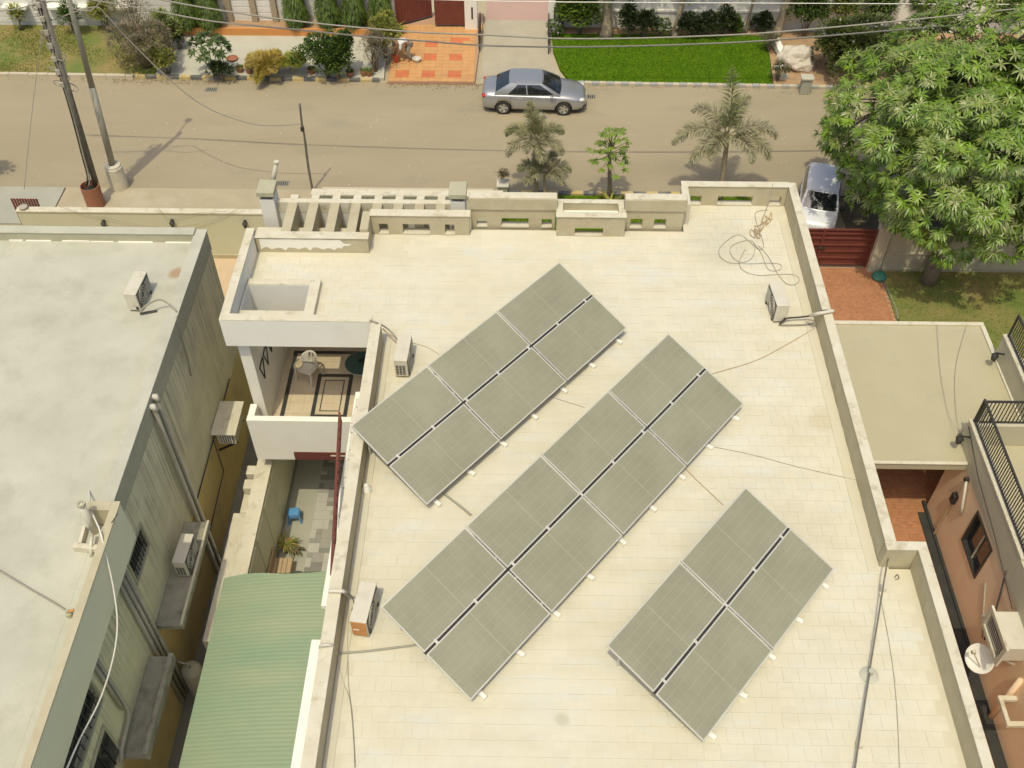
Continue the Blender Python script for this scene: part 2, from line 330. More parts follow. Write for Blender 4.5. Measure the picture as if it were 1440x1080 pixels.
def lawn_spot():
    while True:
        x, y = rnd.uniform(1.1, 11.6), rnd.uniform(41.2, 45.7)
        if inpoly(lawn_poly, x, y): return x, y
grass('grass', lawn_spot, 26000, [(.085,.215,.012),(.10,.225,.014),(.07,.19,.01),(.16,.235,.025)], .06, 'bright green mown lawn behind the kerb across the road', VZ+.01)
def dry_spot():
    return rnd.uniform(-30,-17.3), rnd.uniform(41.8,46.1)
def patchy(x, y): return math.sin(x*1.1+2)+math.sin(y*1.9+x*.6)+.5*math.sin(x*3+y*2.2)
def dry2():
    while True:
        x, y = dry_spot()
        if patchy(x, y) > rnd.uniform(-1.2, 1.4): return x, y
grass('grass', dry2, 15000, [(.22,.26,.05),(.16,.22,.03),(.38,.29,.11),(.28,.26,.08)], .06, 'patchy half dry lawn in front of the white wall with hoods', VZ)
grass('grass', lambda: (rnd.uniform(13.2,24), rnd.uniform(20,28.7)), 16000, [(.23,.27,.05),(.19,.25,.04),(.33,.28,.10)], .05, 'sunlit garden lawn under the mango tree', .02)
grass('grass', lambda: (rnd.uniform(-1.1,9.3), rnd.uniform(31.1,33.0)), 7000, [(.11,.19,.02),(.14,.2,.03),(.2,.2,.05)], .09, 'narrow grass strip behind the house parapet beside the road', .06)

# kerbs: each stone a piece
def kerb(name, x0, x1, mats, step, label, h=.15, d=.17):
    root = struct(M().prism([(x0,farY(x0)-.005),(x1,farY(x1)-.005),(x1,farY(x1)+d-.02),(x0,farY(x0)+d-.02)], -.05, h-.03).build(name, T['greypave']))
    x = x0; i = 0; meshes = {}
    while x < x1 - .1:
        L = min(step, x1 - x)
        m = mats[i % len(mats)]; key = (m.name, round(L,2))
        if key not in meshes: meshes[key] = M().box(0, L-.02, -.015, d, -.03, h).mesh('kerb_stone', m)
        o = link('kerb_stone', meshes[key], root, bevel=.012)
        o.location = (x, farY(x) + rnd.uniform(-.008,.008), rnd.uniform(-.008,.006)); o.rotation_euler.z = -.012 + rnd.uniform(-.012,.012)
        x += step; i += 1
kerb('kerb', -31, -18.05, [T['kcream']], .9, '')
kerb('kerb', -18.0, -6.75, [T['kyellow'], T['kblack']], .52, '')
kerb('kerb', 1.95, 18, [T['kcream'], T['kblue']], .33, '')
m = struct(M().box(-8.2,-1.3,33.2,33.42,-.05,.13).build('kerb_near', T['kcream'], bevel=.02))
root = struct(M().box(-1.2,9.4,33.12,33.3,-.05,.1).build('kerb_near', T['greypave']))
mA = M().box(0,.48,0,.2,0,.15).mesh('kerb_stone', T['kyellow']); mB = M().box(0,.48,0,.2,0,.15).mesh('kerb_stone', T['kblack'])
for i in range(21):
    o = link('kerb_stone', (mA, mB)[i % 2], root, bevel=.015); o.location = (-1.2+.5*i, 33.11, rnd.uniform(-.005,.008))

# orange paving with red panels, tile by tile
apron = bpy.data.objects['tile_base']
redc = [G(x,y,.16) for x,y in [(562,103),(602,103),(641,104),(603,82),(642,82),(606,61),(646,59)]]
tm = {k: M().box(-.143,.143,-.143,.143,-.02,.012).mesh('paving_tile', T[k]) for k in ('otile','rtile')}
ny = int((46.6-41.32)/.3)
for j in range(ny):
    y = 41.47 + j*.3; xl = -6.33 - .02*j*.3; xr = -2.42 + .035*j*.3
    x = xl + .15
    while x < xr - .1:
        red = any(abs(x-c.x) < .32 and abs(y-c.y) < .3 for c in redc)
        o = link('paving_tile', tm['rtile' if red else 'otile'], apron); o.location = (x, y, VZ + .035 + rnd.uniform(-.002,.002)); o.rotation_euler = (rnd.uniform(-.006,.006), rnd.uniform(-.006,.006), 0)
        x += .3
# red brick drive right of the house: nearest bricks as pieces, rest joined
bp = struct(M().box(7.5,13.1,8,29.2,-.05,.01).build('brick_drive', T['mortar']))
bm_ = M().box(-.108,.108,-.052,.052,-.02,.018).mesh('brick', T['brick']); rest = M(); cnt = 0
sp = []
j = 0; y = 9.0
while y < 29.0:
    x = 9.0 + (j % 2) * .115
    while x < (12.15 if y < 18.3 else 13.05):
        sp.append((x, y)); x += .23
    y += .115; j += 1
vis = [s for s in sp if s[1] < 18.9 and s[0] > 10.3 + max(0,(14.5-s[1]))*.16 and s[1] > 12.0]
vis.sort(key=lambda s: s[1]); near = set(vis[:300]) if len(vis) > 300 else set(vis)
for s in sp:
    dz = rnd.uniform(-.004,.004)
    if s in near:
        o = link('brick', bm_, bp); o.location = (s[0], s[1], dz); o.rotation_euler.z = rnd.uniform(-.02,.02)
    elif s[1] > 22 or s[0] > 10.2:
        rest.box(s[0]-.108,s[0]+.108,s[1]-.052,s[1]+.052,-.02,.018+dz)
rest.build('bricks', T['brick'], bp, kind='stuff')

# ================================================================== MAIN HOUSE
ZR, ZP = 7.2, 7.87
XL, XRi, XRo = -3.71, 7.30, 7.50
house = thing('house', 'cream house with whitewashed tiled roof carrying the solar arrays', 'house', (2,12,0))
HX0, HX1, HY0, HY1 = -7.2, -5.55, 18.6, 19.58      # light well in the roof
# walls below roof
M().hollow(-3.69,7.48,1.5,22.0,0,7.0,[]).build('wall', T['white'], house)
M().box(4.35,7.48,22.0,23.45,0,7.0).build('wall', T['white'], house)
M().box(7.48,8.08,1.5,11.35,0,7.0).build('wall', T['white'], house)
# roof slab with tiles
slab = M().solid([-7.4,HX0,HX1,-3.7,4.35,7.49,8.09],[1.5,11.37,17.77,HY0,HY1,22.1,23.47],[7.0,7.1935],
    [(-8,-3.7,0,17.77,0,9),(HX0,HX1,HY0,HY1,0,9),(7.49,9,11.37,30,0,9),(-8,4.35,22.1,30,0,9)]).build('roof', T['slab'], house)
tl = M().box(-.1485,.1485,-.1485,.1485,-.012,.006).mesh('roof_tile', T['roof'])
cand = []
j = 0; y = 6.6
while y < 23.25:
    x = -7.2 + (j % 2) * .15
    while x < 8.0:
        inside = (-3.45 < x-.15 and x+.15 < 7.29 and y < 21.85) or (x > 7 and x+.15 < 7.9 and y < 11.1) or (-7.2 < x-.15 and x < -3.3 and 17.98 < y-.15 and y+.15 < 21.05) or (4.5 < x < 7.2 and y < 23.28) or (-1.55 < x < 4.4 and y < 22.2)
        well = HX0-.28 < x < HX1+.4 and HY0-.3 < y < HY1+.33
        if inside and not well: cand.append((x, y))
        x += .3
    y += .3; j += 1
def seen(p):     # hidden below the panels?
    return p[1] > 7.0
cand.sort(key=lambda p: p[1]); vis = [p for p in cand if seen(p)][:300]; vs_ = set(vis); rest = M()
for p in cand:
    dz = rnd.uniform(-.002,.002); rx, ry = rnd.uniform(-.006,.006), rnd.uniform(-.006,.006)
    if p in vs_:
        o = link('roof_tile', tl, slab); o.location = (p[0], p[1], 7.195+dz); o.rotation_euler = (rx, ry, rnd.uniform(-.008,.008))
    else:
        a, b_ = p; h = .1485; z = 7.201 + dz
        rest.add([(a-h,b_-h,z-rx*h-ry*h),(a+h,b_-h,z-rx*h+ry*h),(a+h,b_+h,z+rx*h+ry*h),(a-h,b_+h,z+rx*h-ry*h)]+[(a-h,b_-h,7.17),(a+h,b_-h,7.17),(a+h,b_+h,7.17),(a-h,b_+h,7.17)],
            [(0,1,2,3),(0,4,5,1),(1,5,6,2),(2,6,7,3),(3,7,4,0)])
rest.build('roof_tiles', T['roof'], slab, kind='stuff')
# parapets (body + coping)
def para(x0,x1,y0,y1,z1=ZP,m='parapet',cop=.012,holes=[],z0=7.0,inset=0):
    p = M().hollow(x0,x1,y0,y1,z0,z1-.03,holes).build('parapet_wall', T[m], house, bevel=.008)
    M().box(x0-cop,x1+cop,y0-cop,y1+cop,z1-.03,z1).build('coping', T['coping'], p, bevel=.008)
    return p
para(XRi,XRo,11.62,23.46)
para(XRi,8.1,11.42,11.6,7.85)
para(7.92,8.1,1.5,11.4,7.85)
para(XL,-3.48,1.5,17.72,7.85)
# roofside fillet along the feet of the parapets
M().box(7.05,7.295,11.3,22.6,7.19,7.216).build('mortar_fillet', T['slab'], house, bevel=.01)
M().box(-3.475,-3.28,6,17.7,7.19,7.216).build('mortar_fillet', T['slab'], house, bevel=.01)
# ledge outside the left parapet
M().box(-4.02,-3.73,1.5,9.55,6.9,7.28).build('ledge', T['white'], house, bevel=.01)
M().box(-4.3,-3.73,11.2,17.4,5.55,5.68).build('ledge', T['white'], house, bevel=.01)
# extension at the left: fascia, parapets, light-well kerb
para(-7.42,-3.72,17.75,17.96,7.85,'coping')
M().box(-7.42,-3.72,17.752,17.958,6.95,7.0).build('fascia', T['white'], house)
M().box(-7.423,-3.74,17.738,17.75,6.95,7.815).build('fascia', T['white'], house)
p = para(-7.42,-7.22,17.975,21.25,7.85)
M().box(-7.22,-7.212,17.98,21.03,7.19,7.8).build('plaster_face', T['greywall'], house)
kb = M().hollow(-7.2,-5.3,18.42,19.8,7.19,7.36,[(HX0+.04,HX1,HY0,HY1,0,9)]).build('light_well_kerb', T['coping'], house, bevel=.012)
M().hollow(HX0+.003,HX1-.003,HY0+.003,HY1-.003,6.1,7.34,[(HX0+.045,HX1-.012,HY0+.012,HY1-.012,0,9)]).build('light_well_lining', T['greywall'], house)
# front parapets with openings, one stretch after another
def openings(lst, y0, y1): return [(a,b,y0-1,y1+1,7.25,c) for a,b,c in lst]
def stretch(x0,x1,y,t,z,holes,corn=0,m='parapet'):
    o = para(x0,x1,y,y+t,z,m,.03,openings(holes,y,y+t))
    if corn: M().box(x0-.05,x1+.05,y-.045,y+t+.05,z-.40,z-.031).build('cornice', T['parapet'], o, bevel=.01)
    for a,b,c in holes: M().box(a-.01,b+.01,y-.02,y+t-.03,7.2,7.255).build('sill', T['coping'], o, bevel=.006)
    return o
pa = stretch(-7.2,-4.2,21.05,.22,7.72,[])
M().box(-4.42,-4.2,21.275,22.05,7.0,7.83).build('parapet_wall', T['parapet'], house, bevel=.01)
# a ragged whitewash patch on that stretch
pl = M(); n = 26; top = []; bot = []
for i in range(n + 1):
    x = -7.1 + 2.45 * i / n; top.append((x, 21.045, 7.66 - .02*rnd.random() - (.14 if i > 23 else 0))); bot.append((x, 21.045, 7.25 + .10*abs(math.sin(i*.9)) + .05*rnd.random() + (.12 if i > 23 else 0)))
pl.add(top + bot, [(i, n+1+i, n+2+i, i+1) for i in range(n)]); pl.build('whitewash_patch', T['white'], pa)
stretch(-4.19,-1.53,21.85,.22,7.87,[(-4.0,-3.74,7.56),(-3.35,-2.61,7.56),(-2.2,-1.94,7.56)])
stretch(-1.5,.80,22.2,.2,8.23,[(-1.34,-1.06,7.52),(-.67,.08,7.52),(.44,.72,7.5)],1)
stretch(.84,2.69,21.85,.16,7.89,[(1.34,2.11,7.48)])
para(.84,1.0,22.01,22.45,7.88); para(2.53,2.69,22.01,22.45,7.88); para(.84,2.69,22.455,22.6,7.88)
M().box(1.0,2.53,22.01,22.45,7.5,7.62).build('planter_floor', T['white'], house)
stretch(2.72,4.3,22.2,.2,8.23,[(2.87,3.2,7.54),(3.52,3.85,7.54)],1)
stretch(4.35,7.29,23.28,.18,7.88,[(4.62,4.93,7.52),(5.39,6.37,7.52),(6.85,7.17,7.52)])
M().box(4.3,4.5,22.42,23.27,7.0,7.87).build('parapet_wall', T['coping'], house, bevel=.01)
# facade below, ledges
M().box(-4.4,4.3,22.1,22.35,0,7.0).build('wall', T['white'], house)
# pergola fins
for i in range(8):
    x = -6.42 + .583*i
    f = M().box(x-.13,x+.13,21.29 if i < 4 else 22.1,22.56,6.3,7.7).build('pergola_fin', T['parapet'], house, bevel=.01)
    M().box(x-.11,x+.11,22.56,22.93,7.3,7.70).build('fin_end', T['coping'], f, bevel=.01)
M().box(-6.95,-1.9,22.565,22.74,7.34,7.71).build('cross_beam', T['coping'], house, bevel=.01)
M().box(-6.95,-1.9,22.575,22.7,3.2,7.34).build('screen_wall', T['greywall'], house)
M().box(-7.4,-3.9,21.05,21.28,3.3,7.0).build('wall', T['white'], house)
for x in (-7.09, -1.86):
    pr = M().box(x-.2,x+.2,22.40,22.9,0,7.9).build('pier', T['greywall'], house, bevel=.01)
    M().box(x-.15,x+.15,22.45,22.85,7.9,8.02).build('pier_neck', T['inlay'], pr)
    M().box(x-.24,x+.24,22.35,22.95,8.02,8.18).build('pier_cap', T['cement'], pr, bevel=.015)
# terrace on the first floor
TZ = 3.7
tf = M().box(-7.25,-3.69,17.5,21.05,2.95,TZ-.006).build('terrace_floor', T['slab'], house)
tmesh = M().box(-.197,.197,-.197,.197,-.01,.006).mesh('floor_tile', T['terrtile'])
for i in range(8):
    for j in range(9):
        o = link('floor_tile', tmesh, tf); o.location = (-6.72+.4*i, 17.72+.4*j, TZ+rnd.uniform(-.001,.001))
strips = [(-6.72,-6.6,17.6,20.75),(-6.6,-4.2,20.63,20.75),(-5.88,-5.77,18.2,19.83),(-4.98,-4.87,18.2,19.83),(-5.77,-4.98,19.72,19.83),(-5.77,-4.98,18.2,18.30),
    (-5.66,-5.63,18.42,19.6),(-5.12,-5.09,18.42,19.6),(-5.63,-5.12,19.57,19.6),(-5.63,-5.12,18.42,18.45)]
for a,b,c,d in strips: M().box(a,b,c,d,TZ-.002,TZ+.011).build('inlay_strip', T['inlay'], tf)
M().box(-7.3,-4.0,17.3,17.47,2.95,4.6).build('terrace_parapet', T['white'], house, bevel=.008)
M().box(-7.3,-7.12,17.475,17.9,2.95,4.58).build('terrace_parapet', T['white'], house, bevel=.008)
M().hollow(-7.24,-6.95,17.98,21.04,2.95,6.99,[(-7.17,0,HY0-.02,HY1+.02,6.0,9)]).build('terrace_wall', T['white'], house)
zz = M()
for k in range(4):
    y0 = 18.25 + k*.5; z0 = 5.3
    for a, b in (((y0,z0+.3),(y0+.42,z0+.3)),((y0,z0+.3),(y0+.2,z0-.3)),((y0+.2,z0-.3),(y0+.42,z0+.3))):
        zz.bar((-6.93,a[0],a[1]),(-6.93,b[0],b[1]),.025)
zz.build('wall_rack', T['iron'], house)
# red steel under terrace and along the wall
rb = M().box(-6.25,-4.05,17.28,17.298,2.98,3.3).build('steel_beam', T['redsteel'], house)
M().box(-5.25,-4.8,17.262,17.279,3.16,3.2).box(-5.06,-4.99,17.262,17.279,3.02,3.16).build('beam_bracket', T['coping'], rb)
rail = M(); ra, rbb = Vector((-4.47,16.15,0)), Vector((-4.05,11.6,0))
for z in (6.0,6.3): rail.bar(ra+Vector((0,0,z)), rbb+Vector((0,0,z)), .05)
for k in range(15):
    q = ra.lerp(rbb, k/14); rail.bar(q+Vector((0,0,6.0)), q+Vector((0,0,6.3)), .03)
rail.build('steel_rail', T['redsteel'], house)
M().box(-7.0,-3.75,21.05,21.06,0,3.0).build('patio_back_wall', T['greywall'], house)

# ================================================================== LEFT BUILDING
lb = thing('neighbour_house', 'grey flat roofed house with rain streaked side wall above the alley', 'house', (-18,12,0))
WX = -8.72
win1 = (WX-.35,WX+1,12.1,13.24,4.9,5.78)
win2 = (WX-.35,WX+1,6.0,9.4,4.9,6.2); win3 = (WX-.35,WX+1,5.5,9.0,3.2,4.5)
wall = M().hollow(-32,WX,1.0,21.7,2.85,7.12,[win1,win2]).build('wall', T['streak'], lb)
M().box(-32,WX+.012,1.0,21.7,0,2.84).build('lower_wall', T['ochre'], lb)
M().box(-32,WX-.01,1.0,21.69,2.84,2.85).build('wall_joint', T['dark'], lb)
M().box(-31.9,WX-.24,1.1,21.45,7.1,7.16).build('roof', T['lroof'], lb)
M().box(-32,-8.98,21.45,21.7,7.12,7.43).build('parapet_wall', T['cement'], lb, bevel=.015)
M().box(-32,-8.98,21.43,21.72,7.43,7.47).build('coping', T['lroof'], lb, bevel=.01)
M().box(-8.98,WX+.03,12.42,21.72,6.72,7.36).build('roof_band', T['cement'], lb, bevel=.02)
M().box(-9.0,WX+.04,12.42,21.74,7.36,7.40).build('coping', T['lroof'], lb, bevel=.01)
# white mortar fillet along the front parapet: uneven
fl = M()
x = -31.0
while x < -9.1:
    L = rnd.uniform(.3,1.1); fl.box(x,x+L,21.40+rnd.uniform(0,.03),21.45,7.155,7.17+rnd.uniform(0,.03)); x += L*rnd.uniform(1,1.6)
fl.build('mortar_fillet', T['white'], lb)
# projecting parapet of the near part
np_ = M().box(-8.55,-8.4,1,12.4,6.42,7.68).build('fascia', T['smooth'], lb, bevel=.01)
M().box(-8.56,-8.385,1,12.42,7.68,7.72).build('coping', T['parapet'], np_, bevel=.008)
M().box(-9.05,-8.56,12.2,12.4,7.1,7.68).build('return_wall', T['parapet'], lb, bevel=.01)
M().box(-9.06,-8.56,12.19,12.42,7.68,7.72).build('coping', T['parapet'], lb, bevel=.01)
M().box(-8.72,-8.55,1,12.4,6.42,6.6).build('soffit', T['smooth'], lb)
M().box(-8.958,-8.55,1,12.19,6.9,7.16).build('roof_edge', T['lroof'], lb)
# windows with grilles
def sidewin(y0,y1,z0,z1,bars):
    fr = M().hollow(WX-.06,WX+.03,y0,y1,z0,z1,[(-20,0,y0+.06,y1-.06,z0+.06,z1-.06)]).build('window', T['cement'], lb, bevel=.006)
    M().box(WX-.2,WX-.17,y0,y1,z0,z1).build('pane', T['glass'], fr)
    for k in range(bars):
        y = y0 + (y1-y0)*(k+1)/(bars+1); M().bar((WX-.02,y,z0),(WX-.02,y,z1),.02).build('grille_bar', T['iron'], fr)
    for k in range(2):
        z = z0 + (z1-z0)*(k+1)/3; M().bar((WX-.035,y0,z),(WX-.035,y1,z),.015).build('grille_bar', T['iron'], fr)
sidewin(12.1,13.24,4.9,5.78,8); sidewin(6.0,9.4,4.9,6.2,14)
fr = M().box(WX,WX+.05,5.5,9.0,3.3,4.55).build('window', T['cement'], lb, bevel=.01); M().box(WX+.05,WX+.056,5.6,8.9,3.4,4.45).build('pane', T['glass'], fr)
for k in range(12): M().bar((WX+.07,5.75+k*.26,3.4),(WX+.07,5.75+k*.26,4.45),.02).build('grille_bar', T['iron'], fr)
# concrete ledges on the wall
M().box(WX,-8.05,12.0,15.0,3.1,3.26).build('ledge', T['ledge'], lb, bevel=.02)
M().box(-8.11,-8.05,12.0,15.0,3.26,3.34).build('ledge_lip', T['lowwall'], lb, bevel=.01)
M().box(WX,-8.1,8.9,11.3,2.95,3.1).build('ledge', T['ledge'], lb, bevel=.02)
M().box(-8.22,-8.1,8.9,11.3,3.1,3.28).build('ledge_lip', T['ledge'], lb, bevel=.02)
M().box(WX,-8.15,5.5,8.6,2.75,2.9).build('ledge', T['ledge'], lb, bevel=.02)
# drain pipes
def pipe(pts, r=.055, m='pipe', name='drain_pipe', parent=lb):
    o = M().tube(pts, r, 10).build(name, T[m], parent, smooth=True); return o
for y, zt in ((15.48,7.2),(15.75,7.25)):
    pipe([(WX-.05,y,zt),(WX+.05,y,zt+.02),(WX+.1,y,zt-.06),(WX+.1,y,.1),(WX+.2,y,.05)], .06)
    pipe([(WX-.1,y,zt),(WX+.12,y,zt+.01),(WX+.13,y,zt-.12)], .075, 'pvc', 'pipe_elbow')
for y in (11.5,11.68,11.86): pipe([(WX+.07,y,5.9),(WX+.07,y,.2)], .05)
for y in (11.6,): pipe([(WX+.09,y+.25,3.0),(WX+.09,y+.25,.2)], .05)
pipe([(WX+.07,9.75,6.3),(WX+.07,9.75,3.6),(WX+.09,9.55,3.45),(WX+.09,8.9,3.4),(WX+.09,8.75,3.2)], .05)
pipe([(WX+.07,9.62,6.3),(WX+.07,9.62,3.9)], .04)
for y in (8.6,8.75): pipe([(WX+.08,y,2.7),(WX+.08,y,.2)], .05)
pipe([(WX+.035,20.3,2.95),(WX+.03,15.9,2.86)], .018, 'cable', 'wall_cable')
pipe([(WX+.035,18.0,2.9),(WX+.035,18.0,1.5),(WX+.035,16.0,1.35)], .014, 'cable', 'wall_cable')
pipe([(-8.7,18.3,7.42),(-8.68,18.2,7.3),(-8.66,18.1,6.6),(-8.66,18.05,6.1),(-8.67,17.95,5.6)], .018, 'gcable', 'wall_cable')
# water heater and pump in the alley
wh = thing('water_heater', 'dark steel water heater cylinder standing in the narrow alley', 'water heater', (-8.2,12.0,0))
M().lathe([(.0,.05),(.24,.05),(.26,.15),(.26,1.2),(.22,1.3),(.08,1.36),(0,1.36)],18,(-8.3,11.9,0)).build('tank', T['cement'], wh, smooth=True)
M().tube([(-8.3,11.9,1.36),(-8.3,11.9,1.5),(-8.5,11.95,1.52),(-8.62,12,1.5)],.03,8).build('inlet_pipe', T['pipe'], wh, smooth=True)
for a in range(3): M().box(-8.3+.2*math.cos(a*2.1)-.02,-8.3+.2*math.cos(a*2.1)+.02,11.9+.2*math.sin(a*2.1)-.02,11.9+.2*math.sin(a*2.1)+.02,0,.08).build('foot', T['iron'], wh)
cb = thing('concrete_block', 'grey concrete block behind the water heater in the alley', 'block', (-7.8,12.6,0))
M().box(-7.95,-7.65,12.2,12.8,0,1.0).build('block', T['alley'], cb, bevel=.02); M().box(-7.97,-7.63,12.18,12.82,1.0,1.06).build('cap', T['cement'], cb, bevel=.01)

# ---- divider wall with panels, patio
dw = thing('divider_wall', 'low cream topped wall between the dark alley and the patio', 'wall', (-7.25,15,0))
M().box(-7.42,-7.08,11.5,21.0,0,2.36).build('wall_core', T['smooth'], dw)
M().box(-7.46,-7.04,11.5,18.2,2.36,2.44).build('coping', T['coping'], dw, bevel=.01)
M().box(-7.47,-7.43,11.5,17.6,2.2,2.36).build('coping_step', T['parapet'], dw)
for k in range(6):
    y0 = 12.0 + k*1.05; M().box(-7.08,-7.045,y0,y0+.85,.25,2.2).build('wall_panel', T['smooth'], dw, bevel=.01)
M().box(-7.95,-7.48,12.3,16.2,0,1.95).build('buttress', T['coping'], dw, bevel=.02)
M().box(-7.8,-7.48,16.25,17.0,0,1.9).build('buttress', T['coping'], dw, bevel=.02)
for k,(x,y,z,w_,d_) in enumerate(((-7.62,17.0,2.1,.3,.32),(-7.62,17.42,2.2,.26,.3))):
    tag(M().box(x-w_/2,x+w_/2,y-d_/2,y+d_/2,z-.25 if k else 1.95,z+.12).build('plaster_block', T['coping'], bevel=.02), ('tan block on the end of the low buttress by the alley','smaller tan block wedged beside the divider wall')[k], 'block')
pf = struct(M().box(-7.04,-3.7,11,21.0,-.04,.004).build('patio_floor', T['greypave']))
# random ashlar tiles
occ = set(); u = .165
nx_, ny_ = 15, 46
for j in range(ny_):
    for i in range(nx_):
        if (i,j) in occ: continue
        opts = [(1,1),(2,1),(1,2),(2,2),(2,2),(2,1),(3,2)]; rnd.shuffle(opts)
        for a,b in opts + [(1,1)]:
            cells = [(i+p_,j+q) for p_ in range(a) for q in range(b)]
            if all(c not in occ and c[0] < nx_ for c in cells): break
        occ.update(cells)
        x0 = -6.2 + i*u; y0 = 13.4 + j*u
        key = (a,b,rnd.randrange(4)); nm_ = 'ptm%d%d%d' % key
        if nm_ not in T: T[nm_] = M().box(0,a*u-.006,0,b*u-.006,-.01,.012).mesh('patio_tile', T['ptile'][key[2]])
        if len([1 for o in pf.children]) < 300:
            o = link('patio_tile', T[nm_], pf); o.location = (x0, y0, .004+rnd.uniform(-.001,.001))
# stool, potted plant, crates
st = thing('plastic_stool', 'small sky blue plastic stool on the grey patio floor', 'stool', (-6.72,17.35,0), .15)
M().prism([(-.15,-.13),(.15,-.13),(.17,0),(.15,.13),(-.15,.13),(-.17,0)], .40, .43).build('seat', T['blue'], st, bevel=.01, local=True)
for sx in (-1,1):
    for sy in (-1,1): M().bar((sx*.12,sy*.1,.405),(sx*.18,sy*.16,0),.06,.04).build('leg', T['blue'], st, local=True, bevel=.006)
for sx in (-1,1): M().box(sx*.16-.012,sx*.16+.012,-.12,.12,.24,.36).build('side_panel', T['blue'], st, local=True)
M().box(-.13,.13,-.15,-.13,.28,.39).build('side_panel', T['blue'], st, local=True); M().box(-.13,.13,.13,.15,.28,.39).build('side_panel', T['blue'], st, local=True)

def leaf(m, base, d, L, W, c, droop=.3, seg=2, up=Vector((0,0,1))):
    d = d.normalized(); side = d.cross(up)
    side = side.normalized() if side.length > .01 else Vector((1,0,0))
    pts = []; p = Vector(base)
    for i in range(seg+1):
        t = i/seg; ww = W * (math.sin(math.pi*min(.96,max(.06,t*.9+.06)))) * .5
        pts += [p - side*ww, p + side*ww]
        dd = (d + Vector((0,0,-droop*(t+.3)))).normalized(); p = p + dd * (L/seg)
    m.add(pts, [(2*i,2*i+1,2*i+3,2*i+2) for i in range(seg)], c)
def shade(c, lo=.7, hi=1.25):
    k = rnd.uniform(lo,hi); return (c[0]*k*rnd.uniform(.92,1.1), c[1]*k, c[2]*k*rnd.uniform(.8,1.15))
def rdir(zmin=-1):
    while True:
        v = Vector((rnd.gauss(0,1),rnd.gauss(0,1),rnd.gauss(0,1)))
        if v.length > .1:
            v.normalize()
            if v.z >= zmin: return v
def spiky(name, label, cat, loc, n, L, W, c, pot=None, droop=.9, group=None, z0=.25, up=.8):
    t = thing(name, label, cat, loc, 0, group)
    if pot: M().lathe([(0,0),(pot*.65,0),(pot*.95,z0*.92),(pot,z0),(pot*.85,z0),(pot*.8,z0*.85),(0,z0*.85)],14).build('pot', T['terracotta'], t, smooth=False, local=True)
    m = M()
    for i in range(n):
        a = rnd.uniform(0,6.283); leaf(m, (0,0,z0*.9), Vector((math.cos(a),math.sin(a),rnd.uniform(.3,1.6)*up)), L*rnd.uniform(.6,1.1), W, shade(c), droop*rnd.uniform(.6,1.3), 4)
    m.build('foliage', T['leaf'], t, local=True); return t
spiky('potted_plant', 'spiky yellow green plant in terracotta pot by the patio wall', 'plant', (-6.8,16.35,0), 30, .5, .045, (.26,.27,.06), .2)
spiky('potted_plant', 'low grey green trailing plant beside the yellow spiky pot', 'plant', (-6.55,16.2,0), 22, .4, .04, (.15,.17,.08), .13, 1.4)
cr = thing('wooden_crate', 'pale plank crate standing on the patio by the green awning', 'crate', (-6.75,15.3,0))
for k in range(4): M().box(-7.0+.13*k,-6.88+.13*k,14.7,15.75,.40,.425).build('plank', T['wood'], cr, bevel=.004)
M().box(-7.0,-6.48,14.72,14.74,0,.4).build('side_board', T['wood'], cr); M().box(-7.0,-6.48,15.71,15.73,0,.4).build('side_board', T['wood'], cr); M().box(-6.5,-6.48,14.74,15.71,0,.4).build('side_board', T['wood'], cr)
M().box(-7.0,-6.98,14.74,15.71,0,.4).build('side_board', T['wood'], cr)
tag(M().box(-7.02,-6.98,14.6,15.9,.43,.75).build('timber_plank', T['wood'], bevel=.01), 'upright pale timber plank leaning behind the crate', 'plank')
bx_ = thing('plastic_bin', 'dark plastic bin next to the plank crate', 'bin', (-6.32,15.2,0))
M().solid([-6.45,-6.42,-6.22,-6.19],[14.95,14.98,15.32,15.35],[0,.03,.34],[(-6.42,-6.22,14.98,15.32,.03,9)]).build('body', T['grille'], bx_); M().hollow(-6.47,-6.17,14.93,15.37,.34,.36,[(-6.43,-6.21,14.97,15.33,0,9)]).build('rim', T['grille'], bx_)
# corrugated green awning
aw = thing('green_awning', 'corrugated green fibreglass awning over the patio', 'awning', (-6,9,0))
m = M(); nyc = 640; nxc = 14; y0, y1 = 3.0, 13.62
for j in range(nyc+1):
    y = y0 + (y1-y0)*j/nyc
    for i in range(nxc+1):
        t = i/nxc; x = -7.5 + t*3.75; z = 2.78 + .42*math.sin(t*math.pi*.62) + .0028*math.sin(y*2*math.pi/.10)
        m.v.append((x,y + .06*math.sin(t*9)*(j==nyc),z))
for j in range(nyc):
    for i in range(nxc):
        a = j*(nxc+1)+i; m.f.append((a,a+1,a+nxc+2,a+nxc+1))
m.build('sheet', T['fibre'], aw, smooth=True)
for y in (4.5,7.5,10.5,13.3): M().tube([(-7.45,y,2.72),(-6.4,y,2.97),(-5.3,y,3.12),(-3.8,y,3.1)],.025,6).build('rafter', T['redsteel'], aw)
for y in (4.5,7.5,10.5,13.3): M().bar((-7.3,y,2.44),(-7.3,y,2.74),.04).build('post', T['redsteel'], aw)

